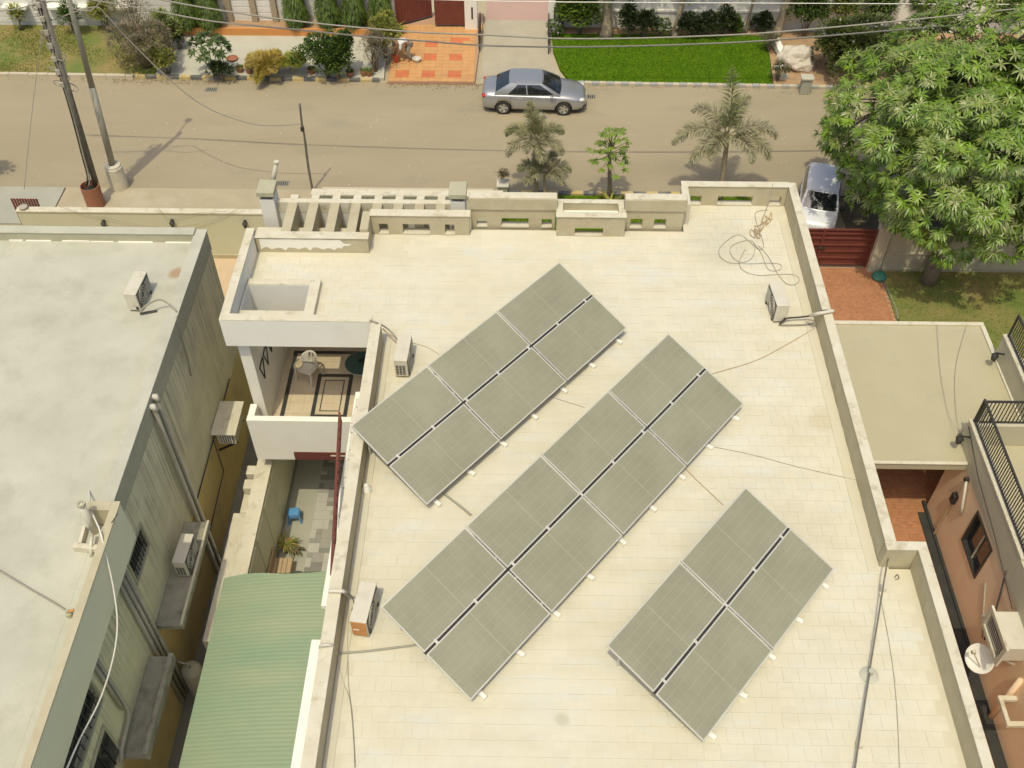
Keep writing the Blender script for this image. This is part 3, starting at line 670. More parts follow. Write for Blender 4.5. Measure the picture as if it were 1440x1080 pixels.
# ================================================================== RIGHT: canopy, pink house
cn = thing('porch_roof', 'flat tan porch roof between the two houses over the brick drive', 'porch roof', (10.5,20,0))
M().prism([(7.52,17.25),(12.08,17.25),(12.08,18.35),(14.03,18.35),(14.03,22.72),(7.52,22.72)],2.95,3.2).build('slab', T['canopy'], cn, bevel=.01)
for x0,x1,ya,yb in ((7.52,14.08,22.62,22.76),(13.95,14.08,18.4,22.61)): M().box(x0,x1,ya,yb,3.2,3.26).build('lip', T['coping'], cn, bevel=.01)
M().box(7.52,12.06,17.22,17.32,3.2,3.24).build('lip', T['coping'], cn, bevel=.01)
for x,y in ((13.8,22.5),(7.9,22.5)): M().box(x-.12,x+.12,y-.12,y+.12,0,2.95).build('column', T['coping'], cn)
tag(M().bar((9.05,18.75,3.215),(8.98,19.75,3.215),.22,.03).build('board', T['canopy'], bevel=.005), 'short plank lying on the tan porch roof', 'plank')
ph = thing('salmon_house', 'salmon walled house with grey balcony parapets and black railings', 'house', (16,14,0))
PX = 12.1
pw = (PX-1,PX+.3,14.72,15.98,1.5,2.86)
M().hollow(PX,26,1.0,18.1,0,3.0,[pw]).build('wall', T['pink'], ph)
M().box(14.02,26,18.1,21.4,0,3.0).build('wall', T['pink'], ph)
M().box(PX-.02,PX+.16,13.7,18.12,3.0,4.02).build('balcony_parapet', T['balc'], ph, bevel=.01)
M().box(PX-.04,PX+.19,13.7,18.14,4.02,4.08).build('coping', T['coping'], ph, bevel=.01)
M().box(PX+.16,14.0,17.94,18.12,3.0,4.0).build('balcony_parapet', T['balc'], ph, bevel=.01)
M().box(PX+.16,15,13.7,17.93,3.0,3.2).build('balcony_floor', T['canopy'], ph)
M().box(PX-.02,PX+.16,1.0,13.69,3.0,4.0).build('wall_upper', T['balc'], ph, bevel=.01)
M().box(14.0,14.18,18.13,21.4,3.0,4.02).build('balcony_parapet', T['balc'], ph, bevel=.01)
M().box(13.98,14.2,18.13,21.42,4.02,4.08).build('coping', T['coping'], ph, bevel=.01)
M().box(14.2,20,18.13,21.3,3.0,3.2).build('balcony_floor', T['canopy'], ph)
M().box(14.2,26,1.0,15.5,3.0,7.2).build('upper_storey', T['balc'], ph)
M().box(PX-.08,PX-.002,13.0,18.3,.0,.12).build('plinth', T['dark'], ph); M().box(PX-.3,PX-.002,1.0,17.9,.0,.06).build('gutter', T['dark'], ph)
fr = M().hollow(PX-.03,PX+.12,14.72,15.98,1.5,2.86,[(0,20,14.79,15.91,1.57,2.79)]).build('window', T['iron'], ph, bevel=.005)
M().box(PX+.1,PX+.12,14.8,15.9,1.57,2.79).build('pane', T['glass'], fr); M().box(PX+.05,PX+.09,15.33,15.36,1.57,2.79).build('mullion', T['coping'], fr)
M().box(PX-.03,PX+.02,12.2,12.5,2.2,2.5).build('window', T['iron'], ph)
def railing(a, b, h, n, label, first=True):
    a = Vector(a); b = Vector(b)
    t = thing('balcony_railing', label, 'railing', a)
    for z in (.06, h): M().bar(a+Vector((0,0,z)), b+Vector((0,0,z)), .035 if z < .1 else .05).build('rail', T['iron'], t)
    bm0 = None
    for k in range(n):
        q = a.lerp(b, (k+.5)/n)
        if bm0 is None: bm0 = M().bar((0,0,.06),(0,0,h),.022).mesh('baluster', T['iron'])
        o = link('baluster', bm0, t, local=True); o.location = q - a
    for q in (a, b): M().bar(q, q+Vector((0,0,h+.02)), .045).build('post', T['iron'], t)
railing((PX+.06,18.03,4.08),(PX+.06,13.75,4.08),.88,42,'black slatted balcony railing above the salmon wall window')
railing((PX+.14,18.04,4.0),(13.95,18.04,4.0),.88,17,'short black railing across the end of the balcony')
railing((14.09,21.3,4.08),(14.09,18.2,4.08),.85,30,'black railing on the balcony beside the garden lawn')
for k,(y,l) in enumerate(((17.75,'dark bracket lamp on the balcony corner above the meter box'),(20.9,'dark bracket lamp on the balcony parapet beside the lawn'))):
    x = (PX-.02, 13.98)[k]; t = thing('wall_lamp', l, 'lamp', (x,y,3.4))
    M().bar((x,y,3.75),(x-.25,y,3.8),.04).build('bracket', T['iron'], t); M().lathe([(0,0),(.07,.02),(.11,.2),(.05,.28),(0,.28)],10,(x-.25,y,3.5)).build('shade', T['iron'], t)
# things on the salmon wall
t = thing('wall_air_conditioner', 'old window air conditioner in white frame on the salmon wall', 'air conditioner', (11.8,12.3,2.4))
M().box(11.5,PX,11.85,12.85,2.45,3.05).build('casing', T['acw'], t, bevel=.015)
M().box(11.485,11.5,11.92,12.78,2.52,2.98).build('grille', T['grille'], t)
M().hollow(11.44,11.5,11.75,12.95,2.35,3.15,[(0,20,11.87,12.83,2.47,3.03)]).build('front_frame', T['coping'], t, bevel=.01)
for k in range(5): M().box(11.478,11.486,11.92,12.78,2.56+.09*k,2.575+.09*k).build('louvre', T['acw'], t)
M().bar((11.55,12.7,2.44),(PX,12.7,2.0),.05).build('bracket', T['coping'], t); M().bar((11.55,12.0,2.44),(PX,12.0,2.0),.05).build('bracket', T['coping'], t)
M().bar((11.5,13.1,2.35),(PX,13.1,2.35),.07).build('bracket', T['coping'], t)
t = thing('satellite_dish', 'grey white satellite dish fixed low on the salmon wall', 'satellite dish', (11.6,12.35,1.2))
dm = M(); prof = [(0.0,0),(.1,.008),(.2,.03),(.3,.07),(.36,.105),(.375,.12)]
dm.lathe(prof + [(.36,.125),(.3,.09),(.2,.05),(.1,.028),(0,.02)], 24)
dm.xf(Matrix.Translation((11.55,12.35,1.6)) @ Matrix.Rotation(R(-50),4,'Y') @ Matrix.Rotation(R(20),4,'X')); dm.build('dish', T['white'], t, smooth=True)
M().tube([(11.6,12.35,1.62),(PX,12.45,1.3)],.03,8).build('arm', T['cement'], t); M().tube([(11.5,12.15,1.5),(11.2,12.3,2.0)],.015,6).build('feed_arm', T['cement'], t); M().box(11.15,11.25,12.26,12.34,1.97,2.07).build('receiver', T['coping'], t)
t = thing('planter_shelf', 'white bracket shelf on the salmon wall beyond the dish', 'shelf', (11.8,10.9,1.2))
M().box(11.65,PX,10.6,10.72,1.5,1.62).build('arm', T['coping'], t, bevel=.01); M().box(11.65,PX,11.25,11.37,1.5,1.62).build('arm', T['coping'], t, bevel=.01); M().box(11.65,11.75,10.72,11.25,1.5,1.62).build('front_bar', T['coping'], t, bevel=.01)
pipe([(PX-.06,11.5,2.2),(PX-.06,11.5,.1)], .07, 'pink', 'drain_pipe', ph); pipe([(PX-.03,13.9,3.2),(PX-.03,13.5,2.2),(PX-.03,13.2,1.0)], .02, 'cable', 'wall_cable', ph)
pipe([(PX-.02,14.3,2.0),(PX-.02,13.6,1.2),(PX-.02,13.3,.9)], .02, 'pipe', 'wall_cable', ph)
pipe([(PX-.03,18.0,3.9),(PX-.05,16.6,3.5),(PX-.05,15.0,3.3),(PX-.05,13.0,2.9)], .012, 'cable', 'wall_cable', ph)
t = thing('meter_box', 'small black meter box on the salmon wall under the porch roof', 'meter box', (12.0,17.2,1.8))
M().box(PX-.12,PX,16.95,17.15,1.75,2.1).build('box', T['iron'], t, bevel=.01); M().box(PX-.13,PX-.12,16.98,17.12,1.9,2.07).build('window', T['glass'], t); M().tube([(PX-.05,17.05,1.75),(PX-.05,17.1,.1)],.025,6).build('conduit', T['wood'], t)
t = thing('wall_tap', 'bent pale pipe with tap under the porch roof edge', 'pipe', (12,16.9,2.6))
M().tube([(PX-.06,16.95,2.9),(PX-.1,16.75,2.75),(PX-.08,16.55,2.3),(PX-.05,16.45,2.0)],.04,8).build('bend', T['pvc'], t, smooth=True); M().box(PX-.12,PX,16.9,17.0,2.86,2.98).build('valve', T['iron'], t)
t = thing('pvc_bend', 'pale drain spout sticking out over the porch roof', 'pipe', (7.8,19.6,3.3))
M().tube([(7.5,19.4,4.0),(7.75,19.45,4.0),(7.9,19.5,3.9),(7.95,19.5,3.4)],.07,10).build('bend', T['pvc'], t, smooth=True); M().lathe([(.08,0),(.09,0),(.09,.08),(.08,.08)],10,(7.95,19.5,3.36)).build('collar', T['pvc'], t)

# garden wall and gate at the right
gw = thing('garden_wall', 'grey cement garden wall with shaded face behind the mango trunk', 'wall', (17,28.9,0))
M().box(13.15,40,28.85,29.05,0,1.78).build('wall_core', T['lowwall'], gw); M().box(13.15,40,28.81,29.09,1.78,1.86).build('coping', T['lowwall'], gw, bevel=.01); M().box(13.15,40,28.82,28.85,.78,.86).build('band', T['lowwall'], gw); M().box(13.15,40,28.80,28.85,0,.12).build('plinth', T['cement'], gw)
pl_ = thing('gate_pillar', 'square plaster gate pillar with cap beside the maroon gate', 'pillar', (12.87,28.9,0))
M().box(12.66,13.08,28.72,29.1,0,2.1).build('shaft', T['lowwall'], pl_, bevel=.01); M().box(12.6,13.13,28.66,29.16,2.1,2.24).build('cap', T['cement'], pl_, bevel=.015)
gt = thing('driveway_gate', 'maroon steel driveway gate with horizontal bars half in shade', 'gate', (11,29,0))
M().box(8.9,12.64,29.0,29.03,.12,1.8).build('sheet', T['gate'], gt)
for z in (.2,.5,.8,1.1,1.4,1.62,1.8): M().bar((8.9,28.97,z),(12.64,28.97,z),.05).build('rail', T['gate'], gt)
for x in (8.92,10.75,12.6): M().bar((x,28.96,.1),(x,28.96,1.84),.07).build('stile', T['gate'], gt)
M().bar((10.6,28.9,1.0),(10.95,28.9,1.0),.04).build('bolt', T['iron'], gt)
tag(M().lathe([(0,.02),(.22,.02),(.27,.1),(.27,.14),(.22,.2),(.1,.26),(0,.27)],14,(13.0,28.4,0)).build('planter_bowl', mat('teal_paint',(.05,.2,.15),rough=.6)), 'round teal lidded tub at the foot of the gate pillar', 'tub')
t = thing('garden_hose', 'thin grey hose running along the lawn edge', 'hose', (13.2,27,0)); M().tube([(13.12,28.3,.04),(13.2,27.6,.04),(13.25,26.8,.04),(13.2,26.2,.04)],.02,6).build('tube', T['gcable'], t); M().tube([(13.2,26.2,.04),(13.2,26.1,.04)],.028,6).build('nozzle', T['iron'], t)

# ================================================================== left front boundary wall, front wall of main house
bw = thing('boundary_wall', 'pale green boundary wall with three small lamps', 'wall', (-13,29.2,0))
M().box(-18.4,-7.7,29.15,29.37,0,2.06).build('wall_core', T['celadon'], bw); M().box(-18.42,-7.68,29.12,29.4,2.06,2.12).build('coping', T['coping'], bw, bevel=.01); M().box(-18.4,-7.7,29.1,29.15,0,.18).build('plinth', T['parapet'], bw)
M().lathe([(0,0),(.14,0),(.16,.1),(.05,.14),(0,.14)],12,(-18.15,29.27,2.12)).build('end_finial', T['cpot'], bw)
M().box(-7.9,-7.7,21.8,29.14,0,2.0).build('side_wall', T['celadon'], bw, bevel=.01)
for k,(x,z) in enumerate(((-15.33,1.62),(-12.82,1.68),(-10.17,1.68))):
    t = thing('wall_lantern', ('black wall lantern hung below the drooping wire','middle black wall lantern on the pale green wall','black wall lantern nearest the house pergola')[k], 'lamp', (x,29.1,z))
    M().box(x-.05,x+.05,29.05,29.15,z+.05,z+.13).build('bracket', T['iron'], t); M().lathe([(.0,-.12),(.05,-.1),(.09,.06),(.1,.08),(.04,.14),(0,.16)],8,(x,29.02,z-.02)).build('lantern', T['iron'], t)
fw = thing('front_wall', 'white topped front boundary wall before the pergola', 'wall', (-3,30.6,0))
M().box(-7.9,-.9,30.5,30.72,0,1.94).build('wall_core', T['celadon'], fw); M().box(-7.95,-.85,30.42,30.78,1.94,2.02).build('coping', T['coping'], fw, bevel=.01)
gl = thing('side_gate', 'small maroon slatted gate behind the pale green wall', 'gate', (-18.3,31.5,0))
for k in range(10):
    q = Vector((-18.75,29.75,.05)).lerp(Vector((-17.85,29.75,.05)), k/9); h = 2.15
    M().bar(q, q+Vector((0,0,h)), .07,.03).build('slat', T['gate'], gl)
for z in (.3,2.15): M().bar((-18.8,29.78,z),(-17.8,29.78,z),.05).build('rail', T['coping'] if z > 1 else T['gate'], gl)
# opposite side of the road
fwl = thing('far_wall', 'pale boarded wall with square hoods behind the dry lawn', 'wall', (-22,46.2,0))
M().box(-45,-6.95,46.2,46.4,0,3.0).build('wall_core', T['greywall'], fwl)
for k in range(9): M().box(-45,-6.95,46.18,46.2,.25+.3*k,.5+.3*k).build('board', T['greywall'], fwl, bevel=.006)
for px in (20,82,125,165):
    c = GY(px,8,46.0); M().box(c.x-.6,c.x+.6,45.8,46.2,c.z-.12,c.z).build('hood', T['white'], fwl, bevel=.01)
for x in (-14.4,-13.2,-12.2): M().box(x-.14,x+.14,46.0,46.2,0,3.0).build('buttress', T['palebark'], fwl, bevel=.01)
pb = thing('planter_bed', 'long orange fronted planter bed under the hedge row', 'planter', (-12,45.6,0))
M().box(-17.2,-6.8,45.3,45.42,0,.5).build('front', T['orange'], pb, bevel=.015); M().box(-17.2,-6.8,45.42,46.18,0,.44).build('soil', T['soil'], pb)
for k,(x,lab) in enumerate(((-6.75,'white gate pillar at the hinge of the opened maroon gate leaf'),(-2.75,'white gate pillar with lamp slot beside the shut gate leaf'),(1.2,'white gate pillar with lamp slot at the lawn corner'))):
    t = thing('gate_pillar', lab, 'pillar', (x,46.3,0)); w_ = .3 if k < 2 else .24
    M().box(x-w_,x+w_,46.0,46.5,0,2.6).build('shaft', T['white'], t, bevel=.015); M().box(x-w_-.05,x+w_+.05,45.95,46.55,2.6,2.75).build('cap', T['white'], t)
    if k: M().box(x+.02,x+.1,45.985,46.0,.7,1.3).build('lamp_slot', T['iron'], t)
def leafgate(a, b, lab):
    t = thing('gate_leaf', lab, 'gate', a); a = Vector(a); b = Vector(b)
    M().bar(a+Vector((0,0,1.0)), b+Vector((0,0,1.0)), .04, 1.5).build('sheet', T['gate'], t)
    n = 12; d = (b-a); nrm = Vector((d.y,-d.x,0)).normalized()*.03
    for k in range(n+1):
        q = a.lerp(b,k/n)+nrm; M().bar(q+Vector((0,0,.25)), q+Vector((0,0,1.75)), .03).build('rib', T['gate'], t)
    M().bar(a+nrm+Vector((0,0,1.78)), b+nrm+Vector((0,0,1.78)), .06).build('rail', T['white'], t); M().bar(a+nrm+Vector((0,0,2.3)), b+nrm+Vector((0,0,2.3)), .05).build('rail', T['iron'], t); M().bar(a+nrm+Vector((0,0,.2)), b+nrm+Vector((0,0,.2)), .05).build('rail', T['iron'], t)
leafgate((-6.4,46.25,0),(-4.75,47.2,0),'maroon gate leaf swung inwards beside the hedge'); leafgate((-4.5,46.3,0),(-3.08,46.3,0),'maroon gate leaf standing shut beside the drive')
fwr = thing('far_wall', 'bluish white banded wall behind the green lawn shrubs', 'wall', (8,46.4,0))
M().box(1.5,13.2,46.4,46.6,0,3.0).build('wall_core', T['white'], fwr); M().box(1.5,13.2,46.34,46.4,.95,1.05).build('band', T['white'], fwr); M().box(1.5,13.2,46.34,46.4,1.7,1.8).build('band', T['white'], fwr)
fw3 = thing('far_wall', 'plain pale wall with picket top behind the shrubs at the rock', 'wall', (18,46.4,0))
M().box(13.3,40,46.4,46.6,0,2.2).build('wall_core', T['white'], fw3)
for k in range(28): M().box(13.4+.16*k,13.5+.16*k,46.45,46.55,2.2,2.4).build('picket', T['white'], fw3)
t = thing('side_fence', 'dark metal fence edge along the driveway side', 'fence', (-2.3,45,0))
for y in (44.2,45.0,45.8): M().bar((-2.3,y,.1),(-2.3,y,1.1),.06).build('post', T['iron'], t)
for z in (.3,.7,1.1): M().bar((-2.3,44.2,z),(-2.3,45.9,z),.04).build('rail', T['iron'], t)
t = thing('side_fence', 'dark fence edge by the lawn corner pillar', 'fence', (.98,45,0))
for y in (44.0,45.0,45.8): M().bar((.98,y,.05),(.98,y,1.1),.06).build('post', T['iron'], t)
for z in (.3,.7,1.1): M().bar((.98,44.0,z),(.98,45.9,z),.04).build('rail', T['iron'], t)

# ================================================================== SOLAR ARRAYS
PL, PW = 2.325, 1.152
frame_me = M().hollow(0,PL,0,PW,-.035,0,[(.022,PL-.022,.022,PW-.022,-1,1)]).mesh('frame', T['alu'])
back_me = M().box(.022,PL-.022,.022,PW-.022,-.012,-.0075).mesh('panel', T['backs'])
cm = M(); ch = (PL-.044-.03)/2; cw = (PW-.06)/6
for hf in range(2):
    x0 = .03 + hf*(ch+.012)
    for i in range(6):
        for j in range(6):
            g_ = .0035
            a0, a1 = x0+i*ch/6+g_, x0+(i+1)*ch/6-g_; b0, b1 = .03+j*cw+g_, .03+(j+1)*cw-g_
            cm.box(a0,a1,b0,b1,-.0074,-.0045)
cell_me = cm.mesh('cells', T['cellm'])
def array(B, Lp, ang, n, label, cable=None):
    B = Vector(B); Lp = Vector(Lp); e = Vector((math.cos(R(ang)),math.sin(R(ang)),0))
    up = (Lp - B); up -= e*up.dot(e); up.normalize(); nn = e.cross(up)
    root = thing('solar_array', label, 'solar panels', (B.x,B.y,ZR), 0, None)
    rot = Matrix((e,up,nn)).transposed().to_4x4()
    px, py = 2.36, 1.205
    for i in range(n):
        for j in range(2):
            p = B + e*(i*px) + up*(j*py) + nn*.0
            o = link('panel', back_me, root, local=True); o.matrix_local = Matrix.Translation(p-root.location + nn*rnd.uniform(-.003,.003)) @ rot
            link('frame', frame_me, o, local=True); c = link('cells', cell_me, o, local=True); c['kind'] = 'stuff'
    Lt = n*px - .03
    for t in (.25,.95,1.5,2.15):
        a = B+up*t-nn*.06; M().bar(a-e*-.02, a+e*(Lt-.02), .04).build('rail', T['alu'], root)
    a = B+up*1.178-nn*.05; M().bar(a, a+e*Lt, .07, .03).build('gap_shade_strip', T['iron'], root)  # dark strip added below the row gap, standing in for the shade there
    nl = n*2+1
    for k in range(nl):
        s = .3 + (Lt-.6)*k/(nl-1)
        lo = B+e*s+up*.10-nn*.08; hi = B+e*s+up*2.2-nn*.08; mid = B+e*s+up*1.19-nn*.04
        M().bar((lo.x,lo.y,ZR+.05), lo, .04).build('leg', T['alu'], root); M().bar((hi.x,hi.y,ZR+.05), hi, .04).build('leg', T['alu'], root)
        M().bar(lo, hi, .04, .05).build('rafter', T['alu'], root)
        M().bar(mid-up*.055+nn*.034, mid+up*.055+nn*.034, .055, .012).build('clamp', T['alu'], root)
        q = lo - Vector((up.x,up.y,0)).normalized()*.12
        pad = M().box(-.10,.10,-.045,.045,0,.09).xf(Matrix.Translation((q.x,q.y,ZR)) @ Matrix.Rotation(R(ang+90+rnd.uniform(-8,8)),4,'Z')).build('foot_pad', T['white'], root, bevel=.015)
    return root
array((-2.01,12.59,7.5),(-3.69,13.97,8.38),50.0,3,'six panel solar array beside the terrace corner')
array((-.89,8.26,7.5),(-2.63,9.66,8.38),50.8,4,'long eight panel solar array between the two shorter arrays')
array((3.27,7.56,7.5),(1.49,8.98,8.3),50.2,2,'short four panel solar array beside the dark roof conduit')

# ================================================================== AIR CONDITIONERS
def ac(label, loc, rz, fan, end=None, h=.54):
    t = thing('outdoor_unit', label, 'air conditioner', loc, R(rz), 'air conditioner units on the roofs')
    M().box(-.16,.16,-.44,.44,.07,.07+h).build('casing', T['acw'], t, bevel=.02, local=True)
    M().box(-.165,.165,-.445,.445,.05+h,.075+h).build('lid', T['acw'], t, bevel=.012, local=True)
    for y in (-.3,.3): M().box(-.18,.18,y-.03,y+.03,0,.07).build('foot', T['grille'], t, local=True)
    s = fan
    M().box(min(s*.16,s*.163),max(s*.16,s*.163),-.4,.4,.11,.04+h).build('back_panel', T['grille'], t, local=True)
    ring = M()
    for r_ in (.1,.16,.22): ring.tube([(s*.172,-.12+r_*math.cos(a*math.pi/10),.07+h/2+r_*math.sin(a*math.pi/10)) for a in range(21)], .008, 5)
    ring.build('fan_grille', T['acw'], t, local=True)
    for k in range(7): M().box(min(s*.163,s*.172),max(s*.163,s*.172),.14,.4,.14+.055*k,.16+.055*k).build('louvre', T['acw'], t, local=True)
    if end == 'brown': M().box(-.145,.145,-.448,-.441,.1,.04+h).build('end_panel', T['acbox'], t, local=True); M().box(-.12,.0,-.453,-.449,.3,.33).build('badge', T['white'], t, local=True)
    elif end == 'vent':
        for k in range(6):
            for i in range(3): M().box(-.12+.08*i,-.06+.08*i,-.447,-.441,.13+.055*k,.165+.055*k).build('vent_slot', T['grille'], t, local=True)
    else: M().box(-.05,.08,-.446,-.441,.2,.4).build('valve_cover', T['coping'], t, local=True); M().lathe([(0,0),(.03,0),(.03,.06),(0,.06)],8,(.1,-.46,.14)).build('valve', T['iron'], t, local=True)
    return t
ac('beige outdoor unit with brown cardboard end near the green awning', (-3.03,10.08,ZR), -7, 1, 'brown')
ac('beige outdoor unit with slotted end vent beside the six panel array', (-2.88,16.92,ZR), -3, 1, 'vent')
ac('beige outdoor unit with pipes over the parapet above the brick drive', (6.36,18.95,ZR), 5, -1)
ac('pale outdoor unit alone on the grey neighbouring roof', (-9.86,19.12,7.165), -4, 1)
t = ac('outdoor unit on the concrete ledge above the alley', (-8.3,13.75,3.26), -3, 1, 'vent', .6); t.scale = (.95,.95,1)
t = thing('hooded_unit', 'boxed outdoor unit with tan lid on the streaked alley wall', 'air conditioner', (-8.4,18.4,2.9))
M().box(-8.7,-8.0,17.95,19.2,3.15,3.2).build('lid', T['coping'], t, bevel=.01); M().box(-8.62,-8.1,18.1,19.1,2.6,3.14).build('casing', T['acw'], t, bevel=.02)
M().box(-8.5,-8.15,18.085,18.1,2.68,3.05).build('grille', T['grille'], t)
for k in range(5): M().box(-8.47+.065*k,-8.44+.065*k,18.07,18.085,2.7,3.03).build('slot', T['white'], t)
for y in (18.2,19.0): M().bar((-8.71,y,2.2),(-8.1,y,2.58),.05).build('bracket', T['iron'], t)

# ================================================================== CABLES AND PIPES ON THE ROOFS
def curve(pts, n=8):
    P = [Vector(p) for p in pts]; out = []
    for i in range(len(P)-1):
        p0, p1, p2, p3 = P[max(i-1,0)], P[i], P[i+1], P[min(i+2,len(P)-1)]
        for k in range(n):
            t = k/n; out.append(.5*((2*p1)+(-p0+p2)*t+(2*p0-5*p1+4*p2-p3)*t*t+(-p0+3*p1-3*p2+p3)*t**3))
    out.append(P[-1]); return out
def cable(label, pts, r, m='gcable', cat='cable', name='cable', n=8, seg=6):
    if name == 'cable' and r < .016: r *= .65
    return tag(M().tube(curve(pts, n), r, seg).build(name, T[m], smooth=True), label, cat)
def on(z, *px): return [G(x,y,z) for x,y in px]
cable('grey conduit from the awning side parapet to the long solar array', on(7.24,(472,919),(520,915),(592,906)), .022, 'pole', 'conduit', 'conduit')
cable('thin cable running along the awning side parapet', on(7.215,(478,868),(490,840),(489,900),(490,960),(496,1010),(500,1079)), .008, 'gcable')
cable('thin slack wire beside the roof edge below the conduit', on(7.215,(474,925),(483,960),(492,985),(497,1040),(499,1090)), .007, 'gcable')
cable('white sleeved pipe end hooked over the parapet by the brown ended unit', [G(462,831,7.9),G(475,831,7.92),G(484,832,7.88),G(489,838,7.4)], .04, 'pvc', 'pipe', 'pipe')
cable('twisted black wires from the sleeve to the brown ended unit', [G(484,833,7.85),G(494,838,7.5),G(498,850,7.35),G(495,858,7.3),G(499,868,7.25)], .014, 'cable')
cable('white pipe bent over the parapet above the white ledge', [G(450,912,7.6),G(452,908,7.9),G(466,907,7.9),G(470,914,7.5),G(474,920,7.25)], .03, 'pvc', 'pipe', 'pipe')
cable('thin dark wire lying from the long array towards the porch roof', on(7.215,(992,626),(1060,640),(1120,656),(1204,675)), .009, 'gcable')
cable('brown cable from the long array to the short array', on(7.22,(960,655),(985,680),(1017,710)), .014, 'wood')
cable('pale rope from the long array tip towards the parapet pipes', on(7.22,(1000,526),(1060,508),(1100,488),(1145,462)), .014, 'wood')
cable('short wire between the six panel array and the long array', on(7.215,(775,558),(800,566),(822,573)), .009, 'gcable')
cable('grey conduit between the six panel array and the long array', on(7.24,(624,694),(645,710),(662,724)), .025, 'pole', 'conduit', 'conduit')
cable('thin wire from the slotted unit to the six panel array', on(7.215,(580,482),(600,488),(617,498)), .009, 'wood')
cable('black insulated pipes from the slotted unit over the terrace corner', [G(520,450,7.9),G(530,454,7.88),G(542,460,7.6),G(553,470,7.4),G(560,480,7.3)], .02, 'gcable')
cable('tan pipe beside the slotted unit at the terrace corner', [G(538,462,7.5),G(550,474,7.3),G(559,484,7.25)], .016, 'wood')
cable('dark insulated pipe climbing over the parapet above the brick drive', [G(1096,456,7.3),G(1106,448,7.35),G(1125,446,7.35),G(1145,443,7.5),G(1158,437,7.92),G(1168,437,7.9)], .024, 'cable')
cable('grey insulated pipe lying flat beside the climbing dark pipe', [G(1098,457,7.25),G(1115,457,7.25),G(1135,456,7.25),G(1146,453,7.3)], .02, 'gcable')
cable('white pipe sleeve on top of the parapet above the brick drive', [G(1140,444,7.6),G(1150,441,7.9),G(1172,437,7.93)], .045, 'pvc', 'pipe', 'pipe')
z = 7.225
coil = [(1080,295),(1062,300),(1068,325),(1074,345),(1066,350),(1040,330),(1015,345),(1012,360),(1030,370),(1055,365),(1062,345),(1052,338),(1030,345),(1028,358),(1045,370),(1080,370),(1098,372),(1095,380),(1080,378),(1070,355),(1060,342)]
cable('tangled loop of thin black cable on the roof corner', [G(x,y,z+.006*(i%3)) for i,(x,y) in enumerate(coil)], .010, 'gcable', n=6)
coil2 = [(1066,345),(1080,360),(1092,382),(1105,398),(1118,400),(1124,393),(1115,386),(1090,386),(1065,387),(1045,380),(1040,368),(1048,350)]
cable('wide flat loop of thin cable beside the tangled cable', [G(x,y,z+.012*(i%2)) for i,(x,y) in enumerate(coil2)], .010, 'gcable', n=6)
cable('cable hanging over the front parapet into the tangle', [G(1087,258,7.95),G(1082,280,7.6),G(1076,298,7.25),G(1068,322,7.24),G(1060,335,7.24)], .012, 'gcable')
cable('frayed orange rope heap in the roof corner', [G(1084-.9*i+rnd.gauss(0,6),300+1.1*i+rnd.gauss(0,6),7.22+.02*rnd.random()) for i in range(30)], .011, 'wood', 'rope', 'rope', n=4)
# conduit with round plate at the lower right
cd = thing('roof_conduit', 'dark pipe with round joint plate beside the jogged parapet', 'pipe', (6.57,9.07,ZR))
M().tube(curve([GY(1250,787,11.5),G(1247,795,7.6),G(1236,862,7.42),G(1223,942,7.36)],6), .017, 8).build('upper_pipe', T['oldpole'], cd, smooth=True)
M().tube(curve([G(1223,946,7.36),G(1212,1015,7.36),G(1200,1095,7.36)],4), .017, 8).build('lower_pipe', T['oldpole'], cd, smooth=True)
M().lathe([(0,0),(.17,0),(.18,.02),(.1,.05),(.05,.06),(.05,.2),(0,.2)],18,tuple(G(1222,950,7.205))).build('joint_plate', T['lroof'], cd)
for x,y in ((1240,830),(1207,1050)): q = G(x,y,7.2); M().box(q.x-.05,q.x+.05,q.y-.05,q.y+.05,7.2,7.34).build('support', T['coping'], cd)
cable('thin cable curving beside the dark conduit pipe', on(7.215,(1237,835),(1248,890),(1257,950),(1262,1010),(1265,1085)), .009, 'gcable')
cable('dark scrap of wire by the jogged parapet', on(7.215,(1258,812),(1262,808),(1264,813),(1259,815)), .012, 'cable')
# left roof bits
cable('pale conduit crossing the grey roof to the fascia', on(7.2,(-5,800),(45,830),(78,849),(101,864)), .02, 'gcable')
t = thing('roof_valve', 'rusty valve stub at the end of the grey roof conduit', 'valve', tuple(G(98,864,7.17)))
q = G(98,866,7.17); M().lathe([(0,0),(.06,0),(.06,.1),(.03,.12),(.03,.2),(0,.2)],10,tuple(q)).build('body', T['cement'], t); M().tube([q+Vector((0,0,.15)),q+Vector((.12,.05,.15))],.03,8).build('outlet', T['acbox'], t)
t = thing('vent_pipe', 'fat white vent pipe leaning out of the grey roof', 'vent pipe', tuple(G(134,748,7.17)))
q = G(134,748,7.17); tp = GY(114,709,q.y); M().tube([q, tp],.075,12).build('tube', T['pvc'], t, smooth=True); M().lathe([(.05,0),(.09,0),(.09,.06),(.05,.06)],12,(tp.x,tp.y,tp.z-.03)).build('rim', T['cement'], t)
M().tube([q+Vector((.05,-.2,.2)),q+Vector((.1,-.45,.2)),q+Vector((.08,-.6,0))],.04,8).build('tap', T['pvc'], t, smooth=True)
t = thing('slab_frame', 'low concrete frame beside the fat vent pipe', 'frame', tuple(G(115,765,7.17)))
q = G(106,772,7.17); M().bar(q+Vector((0,0,.08)), G(138,772,7.25), .12,.16).build('beam', T['coping'], t, bevel=.01); M().bar(G(120,742,7.25), G(113,768,7.25), .07,.16).build('beam', T['coping'], t, bevel=.01)
